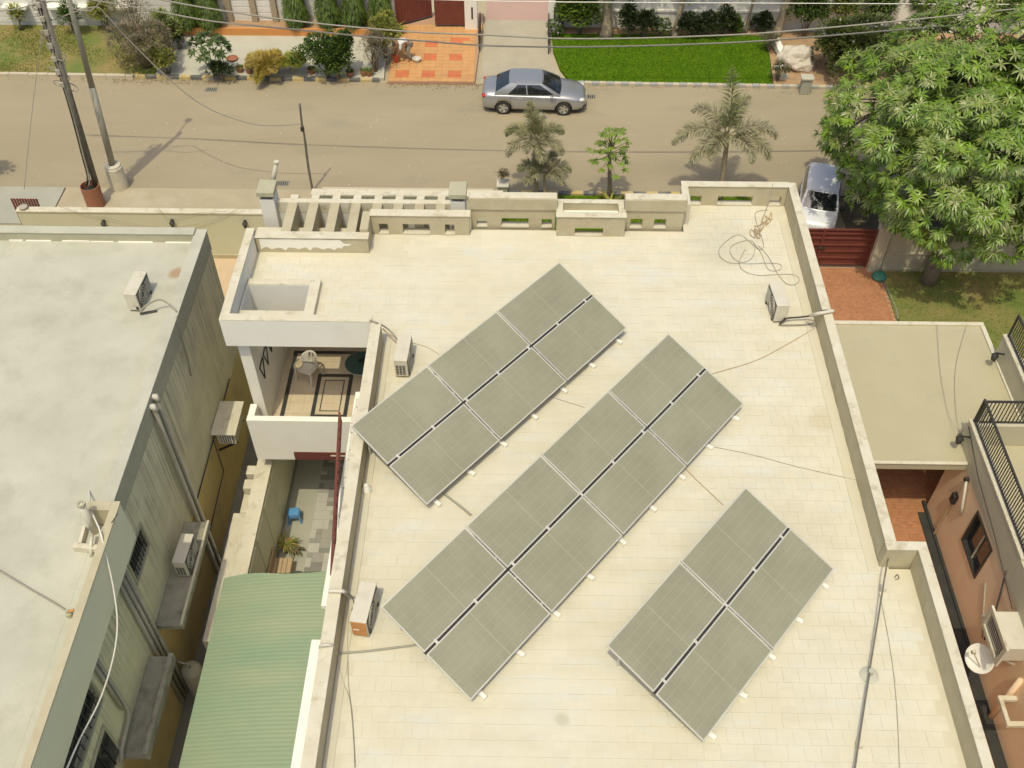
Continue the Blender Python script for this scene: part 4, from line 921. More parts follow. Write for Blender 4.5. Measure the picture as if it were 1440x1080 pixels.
cb0 = [GY(125,684,13.3),G(128,715,7.6),G(140,745,7.8),G(148,775,7.6),G(160,830,7.0),G(165,880,6.5),G(158,930,6.2),G(140,985,6.2),G(112,1040,6.4),G(88,1095,6.5)]
cable('long white cable sagging from the grey roof over the alley', cb0, .018, 'wcable')
cable('black stay wires at the fascia corner by the vent pipe', [G(136,733,7.65),G(145,752,7.5),G(157,735,7.72),G(166,722,7.75)], .015, 'cable')
cable('black pipe bundle from the lone unit over the roof edge', [(-9.7,18.55,7.3),(-9.5,18.6,7.5),(-9.2,18.75,7.55),(-8.9,18.6,7.5),(-8.72,18.45,7.42)], .025, 'gcable')
tag(M().bar((-9.75,18.6,7.19),(-9.35,18.72,7.19),.06,.04).build('timber_offcut', T['grille']), 'dark stick lying beside the lone unit', 'stick')
cable('black wire drooping across the pale green wall', [GY(78,289,29.1),GY(125,303,29.08),GY(150,306,29.05),GY(200,317,29.05),GY(250,319,29.05),GY(300,309,29.08),GY(338,292,29.1)], .011, 'gcable')
cable('short slack wire above the middle lantern', [GY(222,291,29.1),GY(232,305,29.08),GY(243,307,29.08),GY(275,300,29.08),GY(320,297,29.08)], .009, 'gcable')
cable('straighter thin wire crossing the tan porch roof', [(12.05,17.7,3.6),(11.98,18.8,3.3),(12.2,20.6,3.26),(12.62,22.6,3.28)], .008, 'gcable')
cable('thin slanting wire on the porch roof towards the lawn corner', [(12.05,17.72,3.55),(12.2,18.9,3.27),(12.7,20.8,3.24),(13.5,22.55,3.28)], .008, 'gcable')
tp_ = M()
for i in range(14):
    y = 13.2 + i*.28; tp_.box(-4.25+.03*math.sin(i),-3.85+.05*math.sin(i*1.7),y,y+.27,5.68,5.72+.05*abs(math.sin(i*2.1)))
tag(tp_.build('rolled_tarp', T['tarp'], bevel=.03), 'crumpled white tarp strip lying on the ledge outside the parapet', 'tarp')
tag(M().lathe([(0,0),(.1,0),(.11,.05),(.04,.22),(0,.24)],7,tuple(G(516,690,7.2))).build('mortar_lump', T['white']), 'pointed white mortar lump at the parapet foot by the tarp', 'lump')

# ================================================================== TERRACE FURNITURE
ch = thing('plastic_chair', 'white plastic armchair on the terrace facing the low wall', 'chair', (-6.1,19.65,TZ+.006), R(-25))
sm = M()
for j in range(7):
    for i in range(7): sm.v.append((-.22+.44*i/6,-.2+.42*j/6,.42-.03*math.sin(math.pi*i/6)*math.sin(math.pi*j/6)))
for j in range(6):
    for i in range(6): a=j*7+i; sm.f.append((a,a+1,a+8,a+7))
o = sm.build('seat', T['plastic'], ch, smooth=True, local=True); md = o.modifiers.new('s','SOLIDIFY'); md.thickness = .02
bk = M()
for j in range(7):
    for i in range(13):
        a = math.pi*(.12+.76*i/12); t_ = j/6; bk.v.append((-.25*math.cos(a)*(1+.06*t_), .02+.2*math.sin(a)*(1)+.1*t_*math.sin(a), .42+.42*t_*(.55+.45*math.sin(a))))
for j in range(6):
    for i in range(12):
        if i % 2 == 0 and 0 < j < 5 and 2 < i < 10: continue
        a=j*13+i; bk.f.append((a,a+1,a+14,a+13))
o = bk.build('backrest', T['plastic'], ch, smooth=True, local=True); md = o.modifiers.new('s','SOLIDIFY'); md.thickness = .02
for sx in (-1,1):
    M().tube(curve([(sx*.25,.12,.66),(sx*.28,-.05,.66),(sx*.27,-.2,.62),(sx*.26,-.24,.5)],5),.025,8).build('armrest', T['plastic'], ch, smooth=True, local=True)
    M().bar((sx*.25,-.22,.6),(sx*.27,-.27,0),.045,.03).build('leg', T['plastic'], ch, local=True); M().bar((sx*.22,.18,.45),(sx*.26,.3,0),.045,.03).build('leg', T['plastic'], ch, local=True)
tb = thing('glass_table', 'round green glass table by the terrace house wall', 'table', (-4.55,19.6,TZ+.006))
M().lathe([(0,.71),(.44,.71),(.45,.715),(.45,.725),(.44,.73),(0,.73)],32).build('top', T['gglass'], tb, local=True)
M().lathe([(.445,.70),(.465,.70),(.465,.72),(.445,.72)],32).build('rim', T['cpot'], tb, local=True)
for k in range(3):
    a = k*2.094+.4; M().tube([(.36*math.cos(a),.36*math.sin(a),.71),(.12*math.cos(a+.6),.12*math.sin(a+.6),.4),(.34*math.cos(a),.34*math.sin(a),0)],.015,6).build('leg', T['iron'], tb, local=True)
gm = M()
for k in range(5): gm.tube(curve([(-4.62,19.66,TZ+.76),(-4.56+.02*k,19.7-.03*k,TZ+.79),(-4.48+.02*k,19.72-.05*k,TZ+.755)],4),.025,6)
tag(gm.build('glove', T['blackp'], smooth=True), 'crumpled black glove lying on the round glass table', 'glove')

# ================================================================== POLES AND WIRES
lp = thing('street_pole', 'tall pale steel pole set in a concrete collar', 'pole', (-16.4,33.4,0))
top = Vector((-15.83,33.48,9.6)); b0 = Vector((-16.42,33.42,.9))
M().tube([b0, b0.lerp(top,.42)], [.13,.125], 14).build('lower_tube', T['pole'], lp, smooth=True); M().tube([b0.lerp(top,.41), top], [.11,.085], 14).build('upper_tube', T['pole'], lp, smooth=True)
M().lathe([(0,0),(.36,0),(.34,1.0),(.3,1.05),(0,1.05)],18,(-16.4,33.4,0)).build('collar', T['coping'], lp, smooth=False)
M().lathe([(.13,0),(.31,0),(.3,.06),(.13,.08)],18,(-16.4,33.4,1.05)).build('collar_cap', T['coping'], lp)
M().bar(top-Vector((.1,0,.4)), top+Vector((.1,.9,.1)),.06).build('lamp_arm', T['pole'], lp); M().lathe([(0,0),(.12,.05),(.16,.3),(.05,.5),(0,.5)],10,tuple(top+Vector((.1,.9,-.1)))).build('lamp_head', T['pole'], lp)
ep = thing('utility_pole', 'dark weathered utility pole bundled with cables in a rusty drum', 'pole', (-17.0,32.2,0))
e0 = Vector((-16.85,32.4,.3)); e1 = Vector((-16.45,32.7,9.3))
M().tube([e0,e1],[.12,.09],12).build('shaft', T['oldpole'], ep, smooth=True)
for k in range(7):
    a = k*.75; off = Vector((math.cos(a)*.15-.08,math.sin(a)*.12,0)); pts = [e0+off*1.4+Vector((-.05,0,.6))]
    for i in range(1,9):
        t_ = i/9; pts.append(e0.lerp(e1,t_)+off*(1-.3*t_)+Vector((-.10*math.sin(t_*7+k*.3),0,0))*.4)
    M().tube(curve(pts,3),.028,6).build('cable_run', T['cable'] if k % 2 else T['gcable'], ep, smooth=True)
for k in range(16):
    t_ = .52 + .03*k; q = e0.lerp(e1,min(t_,.99)) + Vector((rnd.uniform(-.22,.12),rnd.uniform(-.1,.15),0)); a = rnd.uniform(0,3)
    cl = M().tube(curve([q+Vector((.2*math.cos(a+s),.08*math.sin(a*2+s),.16*math.sin(s))) for s in (0,1.2,2.4,3.6,4.8,6.2)],4),.022,5); cl.build('cable_coil', T['gcable'] if k % 3 else T['cpot'], ep, smooth=True)
for k in range(8):
    t_ = .55+.055*k; q = e0.lerp(e1,min(t_,.99)); M().box(q.x-.2,q.x-.04,q.y-.16,q.y-.02,q.z-.1,q.z+.08).build('junction_box', T['cpot'], ep, bevel=.01)
M().lathe([(.33,.0),(.36,.0),(.36,.95),(.33,.95)],18,(-17.0,32.2,.04)).build('drum', T['terracotta'], ep); M().lathe([(0,.02),(.33,.02),(.33,.7),(0,.7)],14,(-17.0,32.2,.04)).build('drum_fill', T['dark'], ep)
sp_ = thing('lamp_post', 'thin dark bent post between pergola and road', 'post', (-8.55,33.2,0))
M().tube(curve([(-8.57,33.24,0),(-8.58,33.24,1.2),(-8.52,33.24,2.6),(-8.53,33.24,3.2),(-8.48,33.24,4.05)],4),[.05]*8+[.04]*9,8).build('tube', T['oldpole'], sp_, smooth=True)
q = GY(425,180,33.24); M().box(q.x-.06,q.x+.06,q.y-.06,q.y+.06,q.z-.12,q.z+.05).build('clamp', T['iron'], sp_)
def wire(label, Y, px, r=.02, m='cable', zfix=None):
    return cable(label, [GY(x,y,Y) for x,y in px], r, m, 'wire', 'overhead_wire', 5)
wire('upper of two thick overhead wires sagging across the road', 33.55, [(-60,-34),(120,-18),(300,13),(420,30),(520,40),(600,46),(680,49),(780,54),(880,54),(980,51),(1080,46),(1260,30),(1500,5)], .028, 'gcable')
wire('lower of two thick overhead wires sagging across the road', 33.75, [(-60,-24),(90,-6),(200,12),(300,30),(420,42),(520,52),(600,58),(680,64),(780,66),(880,65),(980,62),(1080,57),(1240,44),(1500,22)], .028, 'gcable')
wire('thin pale overhead wire above the far wall', 40.0, [(560,-2),(720,2),(900,3.5),(1080,4.5),(1380,6),(1500,7)], .02, 'wcable')
wire('slack service wire from the weathered pole to the thin post', 33.24, [(70,30),(130,10),(150,22),(180,55),(228,102),(270,138),(310,160),(360,175),(400,176),(424,174)], .02, 'gcable')
wire('looped cable hanging from the weathered pole top', 32.7, [(-20,18),(20,13),(45,7),(62,4),(80,2),(110,14),(128,14),(140,4),(150,-6)], .02, 'gcable')
cable('thin drop wire falling from the weathered pole to the small gate', [e0.lerp(e1,.85), Vector((-17.6,31.6,5)), Vector((-18.4,30.2,2.3))], .012, 'gcable', 'wire', 'overhead_wire')
# ================================================================== ROAD AND VERGE FURNITURE
for k,(x,y,l) in enumerate(((297,126,'rusted drain grate in front of the frangipani'),(829,136,'small drain grate ahead of the silver car'),(1166,144,'drain grate near the shrub by the grey post'),(397,258,'drain grate by the pergola pier'))):
    q = G(x,y,.0); t = thing('drain_grate', l, 'drain', (q.x,q.y,0))
    M().hollow(q.x-.28,q.x+.28,q.y-.18,q.y+.18,-.01,.012,[(q.x-.23,q.x+.23,q.y-.13,q.y+.13,-1,1)]).build('frame', T['alley'], t)
    M().box(q.x-.23,q.x+.23,q.y-.13,q.y+.13,-.02,.004).build('pit', T['dark'], t)
    for i in range(5): M().box(q.x-.2+.09*i,q.x-.16+.09*i,q.y-.13,q.y+.13,.0041,.011).build('bar', T['alley'], t)
q = G(1131,128,.1); t = thing('stone_post', 'grey cement post with slab top on the far kerb', 'post', (q.x,q.y,0)); M().box(q.x-.22,q.x+.22,q.y-.16,q.y+.16,0,.75).build('shaft', T['greypave'], t, bevel=.02); M().box(q.x-.28,q.x+.28,q.y-.22,q.y+.22,.75,.83).build('cap', T['pave'], t, bevel=.015)
q = G(1095,78,.12); tag(M().bar((q.x+.12,q.y-.5,.32),(q.x-.1,q.y+.9,.4),.32,.3).build('concrete_beam', T['white'], bevel=.03), 'white concrete beam lying on the brown soil', 'beam')
q = G(1100,108,.12); tag(M().box(q.x-.25,q.x+.25,q.y-.25,q.y+.2,.1,.22).build('paving_slab', T['coping'], bevel=.02), 'square slab lying by the far kerb below the rock', 'slab')
q = G(1097,98,.12); tag(M().bar((q.x-.25,q.y-.1,.3),(q.x+.25,q.y+.2,.3),.35,.12).build('broken_slab', T['white'], bevel=.02), 'tilted white broken slab beside the rock', 'slab')
bm = bmesh.new(); bmesh.ops.create_icosphere(bm, subdivisions=4, radius=1)
from mathutils import noise as mn
for v in bm.verts:
    n_ = mn.noise(v.co*1.3)*.35 + mn.noise(v.co*3.1)*.14 + mn.noise(v.co*7)*.04
    v.co *= 1 + n_; v.co.x *= .85; v.co.y *= .7; v.co.z *= .6 + .25*max(0,v.co.x)
me = bpy.data.meshes.new('boulder'); bm.to_mesh(me); bm.free(); me.materials.append(T['rock'])
q = G(1121,92,.1); o = link('boulder', me); o.location = (q.x,q.y,.4); tag(o, 'big pale boulder on the soil beside the dark bush', 'boulder')
t = thing('planter_pot', 'grey square pot with dry plant on the house side of the road', 'pot', (-1.15,33.3,0)); q = GY(707,262,33.2)
M().prism([(-1.35,32.95),(-.95,32.95),(-.95,33.35),(-1.35,33.35)],0,.55).xf(Matrix.Translation((q.x+1.15,0,0))).build('body', T['cpot'], t, bevel=.02); M().box(q.x-.24,q.x+.24,32.9,33.4,.55,.62).build('rim', T['pvc'], t, bevel=.01)
t = thing('leaning_pipe', 'white pipe leaning beyond the pergola pier', 'pipe', tuple(GY(382,262,30.3))); M().tube([GY(382,262,30.3),GY(389,229,30.3)],[.11,.07],8).build('tube', T['pvc'], t, smooth=True); q = GY(389,229,30.3); M().lathe([(0,0),(.1,0),(.1,.06),(0,.06)],8,tuple(q)).build('cap', T['pvc'], t)

# ================================================================== VEGETATION
def limb(m, a, b, r0, r1, wob=.1, n=5):
    a = Vector(a); b = Vector(b); pts = [a.lerp(b,i/n)+Vector((rnd.uniform(-wob,wob),rnd.uniform(-wob,wob),rnd.uniform(-wob,wob)*.5))*(0 if i in (0,n) else 1) for i in range(n+1)]
    m.tube(pts, [r0+(r1-r0)*i/n for i in range(n+1)], 8)
def rosette(m, p, ax, n, L, W, cols, droop=.9):
    ax = ax.normalized(); s = ax.cross(Vector((.3,.2,1))).normalized(); t_ = ax.cross(s); ph = rnd.uniform(0,6.28); c0 = cols[rnd.randrange(len(cols))]
    for i in range(n):
        a = ph + 2.4*i; tilt = rnd.uniform(.25,1.1)
        d = ax*tilt + s*math.cos(a) + t_*math.sin(a)
        leaf(m, p, d, L*rnd.uniform(.75,1.15), W*rnd.uniform(.8,1.15), shade(c0,.8,1.2), droop*rnd.uniform(.6,1.3), 3, ax)
# --- mango tree
mt = thing('mango_tree', 'huge dusty mango tree spreading over the garden wall and parked hatchback', 'tree', (14.9,28.4,0))
def proj(p):
    r = cY*p.x+sY*p.y; f = -sY*p.x+cY*p.y; d = CAM_H-p.z; zc = f*cP+d*sP; return 720+FPX*r/zc, 540+FPX*(d*cP-f*sP)/zc
C = Vector((16.5,31.3,4.7)); RX, RY, RZ = 5.5, 5.2, 3.35
cr_ = M(); tr = M(); fork = Vector((15.35,29.3,2.3))
limb(tr, (14.75,28.2,-.05), fork, .30, .24, .05); 
hubs = [C+Vector((dx,dy,dz)) for dx,dy,dz in ((-2.8,-.8,-.5),(-1.0,-2.0,.2),(1.5,-1.0,.6),(-1.0,1.8,.8),(2.2,1.8,.3),(-3.0,1.2,.2))]
for h in hubs: limb(tr, fork, h, .19, .09, .18)
mcols = [(.15,.235,.025),(.185,.25,.045),(.13,.225,.015),(.23,.27,.09),(.10,.175,.018),(.17,.28,.018)]
clumps = []
tries = 0
while len(clumps) < 150 and tries < 9000:
    tries += 1
    d = rdir(-.55); rad = rnd.uniform(.82,1.0)
    p = Vector((d.x*RX,d.y*RY,d.z*RZ))*rad*(1+.10*math.sin(d.x*5+d.y*3)) + C
    if d.z < -.1 and d.y > .3: continue
    u_, v_ = proj(p)
    if v_ > 190 and u_ < 1232 or u_ < 1185: continue
    if all((p-q).length > 1.0 for q in clumps): clumps.append(p)
for u_, v_, z_ in ((1178,188,3.7),(1196,205,3.5),(1215,225,3.3),(1205,238,3.0),(1230,252,3.2),(1250,270,3.0),(1222,275,2.7),(1275,290,3.0)): clumps.append(G(u_,v_,z_))
for p in clumps:
    out = ((p-C)*1.0); out = Vector((out.x/RX,out.y/RY,out.z/RZ)).normalized()
    h = min(hubs, key=lambda q: (q-p).length); limb(tr, h, p-out*.25, .05, .02, .12, 3)
    rc = rnd.uniform(.5,.78)
    for k in range(rnd.randrange(19,26)):
        d = rdir(); 
        if d.dot(out) < -.15: d = d - 2*d.dot(out)*out
        q = p + Vector((d.x,d.y,d.z*.75))*rc
        rosette(cr_, q, (d*.7+out*.5+Vector((0,0,.7))), rnd.randrange(9,13), .33, .062, mcols, .95)
for k in range(2300):
    d = rdir(-.5); q = C + Vector((d.x*RX,d.y*RY,d.z*RZ))*rnd.uniform(.4,.78); rosette(cr_, q, d+Vector((0,0,.6)), 9, .42, .085, mcols[:3], .9)
tr.build('trunk', T['bark'], mt, smooth=True); cr_.build('crown', T['glossleaf'], mt, kind=None)
# --- foxtail palms
def palm(name, label, base, head, fronds, r0=.11, cols=((.34,.325,.19),(.39,.365,.23),(.27,.275,.13))):
    t = thing(name, label, 'palm', base, 0); base = Vector(base); head = Vector(head)
    tm_ = M().tube([base.lerp(head,i/10) for i in range(11)], [r0*(1.15-.45*i/10)*(1+.04*(i%2)) for i in range(11)], 10)
    tm_.build('trunk', T['palebark'], t, smooth=True)
    fm = M()
    for az, el, L, dr in fronds:
        p = Vector(head); a = R(az); e = R(el); pts = [Vector(p)]; n = 26; c0 = cols[rnd.randrange(len(cols))]
        for i in range(n):
            d = Vector((math.cos(a)*math.cos(e),math.sin(a)*math.cos(e),math.sin(e))); p = p + d*(L/n); pts.append(Vector(p)); e -= dr*(.4+1.1*i/n)/n
        fm.tube(pts, [.02*(1-.8*i/n) for i in range(n+1)], 5, (.22,.21,.10))
        for i in range(4, n+1):
            t_ = i/n; d = (pts[i]-pts[i-1]).normalized(); s = d.cross(Vector((0,0,1))).normalized(); u_ = s.cross(d)
            ll = .50*math.sin(math.pi*min(1,.25+.75*t_))**.6*(L/2.0)**.5
            for k in range(17):
                b_ = rnd.uniform(0,6.283); o_ = s*math.cos(b_)+u_*math.sin(b_)*.75
                leaf(fm, pts[i-1].lerp(pts[i],rnd.random()), d*.55+o_, ll*rnd.uniform(.7,1.1), .030, shade(c0,.7,1.25), .35, 2)
    fm.build('crown', T['leaf'], t); return t
palm('foxtail_palm', 'smaller grey green foxtail palm in front of the silver car', (.42,32.9,0), (.3,33,2.75), [(105,75,1.55,1.3),(20,50,1.5,2.6),(160,45,1.5,2.6),(-20,25,1.5,2.4),(200,20,1.5,2.4),(-75,35,1.5,2.8),(250,50,1.3,2.6),(70,60,1.3,2.2)], .09)
palm('young_palm', 'short palm tucked below the smaller foxtail palm by the parapet', (.75,32.6,0), (.7,32.6,1.5), [(10,45,1.3,2.5),(170,45,1.3,2.5),(60,60,1.2,2.2),(-40,40,1.2,2.5),(220,40,1.2,2.6),(120,60,1.1,2.0)], .07)
palm('foxtail_palm', 'tall foxtail palm with long plumes leaning beside the road', (7.72,33.0,0), (7.58,33,3.0), [(95,82,2.6,.7),(60,60,2.2,2.0),(145,62,2.1,2.4),(5,38,2.3,2.3),(180,32,2.5,2.3),(-20,20,2.2,2.2),(205,5,2.0,1.9),(-50,25,1.8,2.4),(235,30,1.7,2.4)], .11, ((.32,.31,.18),(.37,.35,.22),(.23,.27,.09)))
# --- papaya
t = thing('papaya_tree', 'slim papaya tree with bright yellow green leaves between the palms', 'tree', (3.3,32.75,0))
M().tube([(3.3,32.75,0),(3.27,32.77,.9),(3.2,32.8,1.8),(3.17,32.8,2.7)],[.09,.08,.07,.05],8).build('trunk', T['bark'], t, smooth=True)
fm = M()
for k in range(46):
    a = k*2.4; e = R(78-2.4*k); L = rnd.uniform(.4,.8); b_ = Vector((3.17,32.8,2.75-.016*k)); tip = b_+Vector((math.cos(a)*math.cos(e),math.sin(a)*math.cos(e),math.sin(e)))*L
    fm.tube([b_,tip],[.014,.01],5,(.2,.24,.06)); c0 = shade((.17,.25,.035),.8,1.25)
    hd = Vector((math.cos(a),math.sin(a),-.1))
    for j in range(7):
        an = (j-3)*.62; d = Matrix.Rotation(an,3,'Z') @ hd; leaf(fm, tip, d+Vector((0,0,rnd.uniform(-.2,.4))), .27-.035*abs(j-3), .075, c0, .6, 3)
fm.build('crown', T['leaf'], t)
spiky('croton_bush', 'yellow striped leafy plant at the papaya foot', 'plant', (3.3,32.35,.05), 46, .75, .10, (.27,.27,.05), None, 1.1)
# --- shrubs
def shrub(name, label, loc, rx, ry, rz, n, L, W, cols, cat='shrub', z0=.25, stems=5, kk=14, droop=.5, flowers=None, group=None, m='leaf'):
    t = thing(name, label, cat, loc, 0, group); fm = M(); sm_ = M()
    cl = []
    for k in range(kk):
        d = rdir(-.6); cl.append((Vector((d.x*rx,d.y*ry,d.z*rz))*rnd.uniform(.35,.8), rnd.uniform(.28,.5)))
    n = int(n*1.9); L *= 1.12; W *= 1.15
    for k in range(n):
        c_, r_ = cl[k % kk]; d = rdir(-.5); p = c_ + Vector((d.x*rx,d.y*ry,d.z*rz))*r_
        leaf(fm, p+Vector((0,0,rz+z0)), d+Vector((0,0,.4)), L*rnd.uniform(.7,1.2), W*rnd.uniform(.8,1.2), shade(cols[(k+(k%kk))%len(cols)],.65,1.3), droop, 2)
    for k in range(stems):
        c_, _ = cl[k % kk]; limb(sm_, (rnd.uniform(-.08,.08),rnd.uniform(-.08,.08),0), c_+Vector((0,0,rz+z0)), .035, .012, .06, 3)
    fm.build('foliage', T[m], t, local=True); sm_.build('stem', T['bark'], t, local=True, smooth=True)
    if flowers:
        fl_ = M()
        for k in range(flowers):
            c_, r_ = cl[k % kk]; d = rdir(0); p = c_ + Vector((d.x*rx,d.y*ry,d.z*rz))*(r_*1.05)+Vector((0,0,rz+z0))
            for j in range(5): leaf(fl_, p, Vector((math.cos(j*1.257),math.sin(j*1.257),.3)), .09, .08, (.75,.75,.68), .1, 1)
        fl_.build('flowers', T['flower'], t, local=True, kind='stuff')
    return t
def at(x, y): q = G(x,y,VZ); return (q.x,q.y,VZ)
GRN = [(.085,.145,.022),(.11,.17,.03),(.065,.115,.018)]; DRK = [(.045,.07,.02),(.06,.085,.028),(.035,.055,.016)]; YEL = [(.25,.27,.045),(.19,.24,.035),(.30,.29,.07)]; DRY = [(.20,.18,.11),(.15,.14,.085),(.25,.2,.12),(.12,.13,.06)]
hl = ('dark weeping column tree next to the dry bush corner','weeping column tree second from the dry bush','weeping column tree beside the bare buttresses','weeping column tree third from the open gate leaf','weeping column tree second from the open gate leaf','weeping column tree beside the open gate leaf')
for (x,y),l in zip(((263,44),(296,44),(417,42),(462,42),(499,42),(537,42)), hl):
    q = G(x,y,.44); t = thing('column_tree', l, 'tree', (q.x,q.y+.35,.44), 0, 'weeping column trees in the planter bed'); fm = M(); hgt = rnd.uniform(2.9,3.4)
    for k in range(3600):
        z = rnd.random()**.85*hgt; r = (.52*(1-.55*(z/hgt)**1.5))*(.55+.45*min(1,z/.5)); a = rnd.uniform(0,6.283); rr = r*rnd.uniform(.75,1.05)*(1+.15*math.sin(a*3+z*4))
        leaf(fm, (rr*math.cos(a),rr*math.sin(a),z+.12), Vector((math.cos(a)*.6,math.sin(a)*.6,-.55)), .26*rnd.uniform(.7,1.2), .045, shade(((.10,.16,.02),(.13,.19,.03),(.075,.125,.02))[k%3],.7,1.3), .7, 2)
    fm.build('crown', T['leaf'], t, local=True); M().tube([(0,0,0),(.02,0,1.5),(0,.02,hgt-.2)],[.07,.05,.02],7).build('trunk', T['bark'], t, local=True)
# dry lawn shrubs
shrub('small_shrub','small pale shrub alone under a hood of the boarded wall', at(30,42), .35,.3,.5,160,.16,.05,YEL)
shrub('small_shrub','green shrub behind the two tall poles under a hood', at(108,48), .55,.4,.75,340,.17,.06,GRN+YEL[:1])
shrub('small_shrub','yellow green shrub beside the bare branch under the hoods', at(152,44), .65,.45,.95,460,.18,.06,YEL+GRN[:1])
shrub('dry_bush','large dry grey bush spilling over the lawn corner', at(205,96), 1.55,1.2,1.0,2100,.16,.035,DRY,'bush',.2,12,26)
shrub('dry_bush','sparse grey bush rising behind the large dry bush', at(195,52), 1.0,.5,1.2,500,.15,.035,DRY,'bush',.3,10,16)
shrub('variegated_shrub','pale variegated shrub between dry bush and slab', at(240,70), .65,.6,.9,700,.17,.06,[(.33,.34,.14),(.22,.27,.06),(.16,.22,.05)])
shrub('variegated_shrub','low variegated shrub at the slab corner kerb', at(237,104), .5,.45,.55,420,.16,.06,YEL)
shrub('variegated_shrub','small bright shrub over the kerb below the slab corner', at(224,96), .4,.4,.45,300,.15,.06,YEL)
# plants on the slab
t = shrub('frangipani_shrub','dark leaved frangipani shrub on the pale slab', at(303,106), .95,.6,.75,0,.3,.1,GRN,'shrub',.5,9,14)
fm = M()
for k in range(60):
    d = rdir(-.2); rosette(fm, Vector((d.x*.85,d.y*.55,1.25+d.z*.75)), d+Vector((0,0,.6)), 8, .26, .085, [(.07,.115,.03),(.09,.14,.04),(.05,.085,.02)], .5)
fm.build('foliage', T['leaf'], t, local=True)
t = shrub('potted_plant','low dark plant at the frangipani foot by the kerb', at(313,112), .5,.3,.3,300,.16,.06,DRK)
q = at(378,108); palm('areca_palm','dense golden areca palm clump at the slab kerb', q, (q[0],q[1],.45), [(k*41+rnd.uniform(-12,12),rnd.uniform(35,80),rnd.uniform(.9,1.35),rnd.uniform(1.6,2.6)) for k in range(17)], .06, ((.42,.31,.06),(.36,.30,.05),(.46,.36,.10)))
q = at(412,104); palm('areca_palm','yellow green areca palm in a pot beside the golden clump', q, (q[0],q[1],.6), [(k*51+rnd.uniform(-12,12),rnd.uniform(40,80),rnd.uniform(.7,1.1),rnd.uniform(1.6,2.6)) for k in range(9)], .05, ((.31,.33,.05),(.36,.34,.07)))
shrub('flowering_shrub','spreading glossy shrub with thin shoots on the slab', at(462,108), 1.25,.65,1.0,1700,.14,.06,GRN+DRK[:1],'shrub',.15,10,22)
shrub('bushy_shrub','small light green bush at the kerb under the glossy shrub', at(478,112), .55,.35,.4,420,.13,.05,YEL[1:2]+GRN)
shrub('topiary_shrub','narrow upright clipped green shrub on the slab', at(491,104), .42,.4,1.15,1100,.12,.05,GRN,'shrub',.1,4,18)
shrub('dry_bush','grey twiggy bush next to the orange apron', at(528,100), .75,.6,.95,900,.13,.022,DRY,'bush',.1,16,20)
shrub('hedge_shrub','yellow green hedge clump beside the orange apron', at(543,82), .6,.7,1.05,1300,.14,.055,YEL,'shrub',.1,6,20)
spiky('potted_plant','bright yellow green potted plant at the open gate leaf','plant', at(557,48), 60, .6, .07, (.30,.33,.05), .28, .9, None, .3)
for k,(x,y,l) in enumerate(((338,101,'small terracotta pot with a sprout beside the terracotta disc'),(352,103,'tiny dry potted plant beside the golden palm'),(439,103,'dark bowl pot between the areca palm and glossy shrub'),(520,106,'terracotta pot with low green plant by the apron'),(512,106,'little brown pot beside the twiggy bush'),(493,107,'pale pot at the narrow clipped shrub foot'))):
    spiky('potted_plant', l, 'plant', at(x,y), 26, .28, .05, ((.12,.17,.04),(.2,.18,.09))[k==1], .2, .8, None, .26)
q = Vector(at(327,84)); t = thing('terracotta_saucer','round terracotta disc behind the frangipani','pot',tuple(q)); M().lathe([(0,.0),(.2,0),(.26,.08),(.24,.09),(.18,.03),(0,.03)],16,tuple(q)).build('bowl', T['terracotta'], t); M().lathe([(.235,.075),(.275,.075),(.275,.1),(.235,.1)],16,tuple(q)).build('rim', T['terracotta'], t)
shrub('boulder_shrub','low dark plant beside the stones near the slab corner', at(254,68), .35,.3,.4,220,.13,.05,DRK)
# plants behind the lawn
shrub('bright_bush','large bright green bush beside the white lawn pillar', at(815,48), 1.25,.8,1.25,2300,.17,.085,[(.12,.19,.02),(.15,.23,.03),(.085,.14,.02)],'bush',.05,8,26)
shrub('flowering_shrub','white flowered low shrub at the lawn corner', at(783,50), .5,.4,.35,340,.11,.05,GRN,'shrub',.1,4,10,.5,70)
shrub('flowering_shrub','white flowered shrub in the middle of the lawn bed', at(929,51), .5,.35,.4,380,.11,.05,GRN,'shrub',.1,4,10,.5,90)
def tree(name, label, base, h, r, cr, ncl, cols, lean=(0,0), bark='bark', leafL=.2, leafW=.075):
    t = thing(name, label, 'tree', base, 0); b = Vector(base); top_ = b+Vector((lean[0],lean[1],h)); tr_ = M(); fm = M()
    tr_.tube([b, b.lerp(top_,.06), b.lerp(top_,.3), b.lerp(top_,.65), top_],[r*1.7,r*1.15,r,r*.85,r*.6],10)
    for k in range(ncl):
        d = rdir(-.3); p = top_+Vector((d.x*cr,d.y*cr,d.z*cr*.6+cr*.35)); limb(tr_, b.lerp(top_,rnd.uniform(.7,1)), p, r*.35, .015, .1, 3)
        for j in range(75):
            d2 = rdir(-.7); leaf(fm, p+Vector((d2.x,d2.y,d2.z*.7))*rnd.uniform(.3,.75), d2+Vector((0,0,.2)), leafL*rnd.uniform(.7,1.2), leafW, shade(cols[j%len(cols)],.65,1.3), .6, 2)
    tr_.build('trunk', T[bark], t, smooth=True); fm.build('crown', T['leaf'], t)
tree('garden_tree','thick trunked tree beside the bright bush', at(852,49), 3.6, .24, 1.8, 20, GRN, (-.05,.1), 'palebark')
tree('garden_tree','forked grey tree above the dark shrubs', at(949,50), 2.6, .15, 1.7, 20, GRN+DRK[:1], (.25,.1), 'palebark')
tree('garden_tree','thin dark stemmed tree against the banded wall', at(1048,46), 3.0, .07, 1.3, 12, GRN, (.2,.1), 'bark')
tree('garden_tree','pale peeling tree at the lawn end', at(1092,48), 2.7, .18, 1.5, 16, GRN+DRY[:1], (.35,.1), 'palebark')
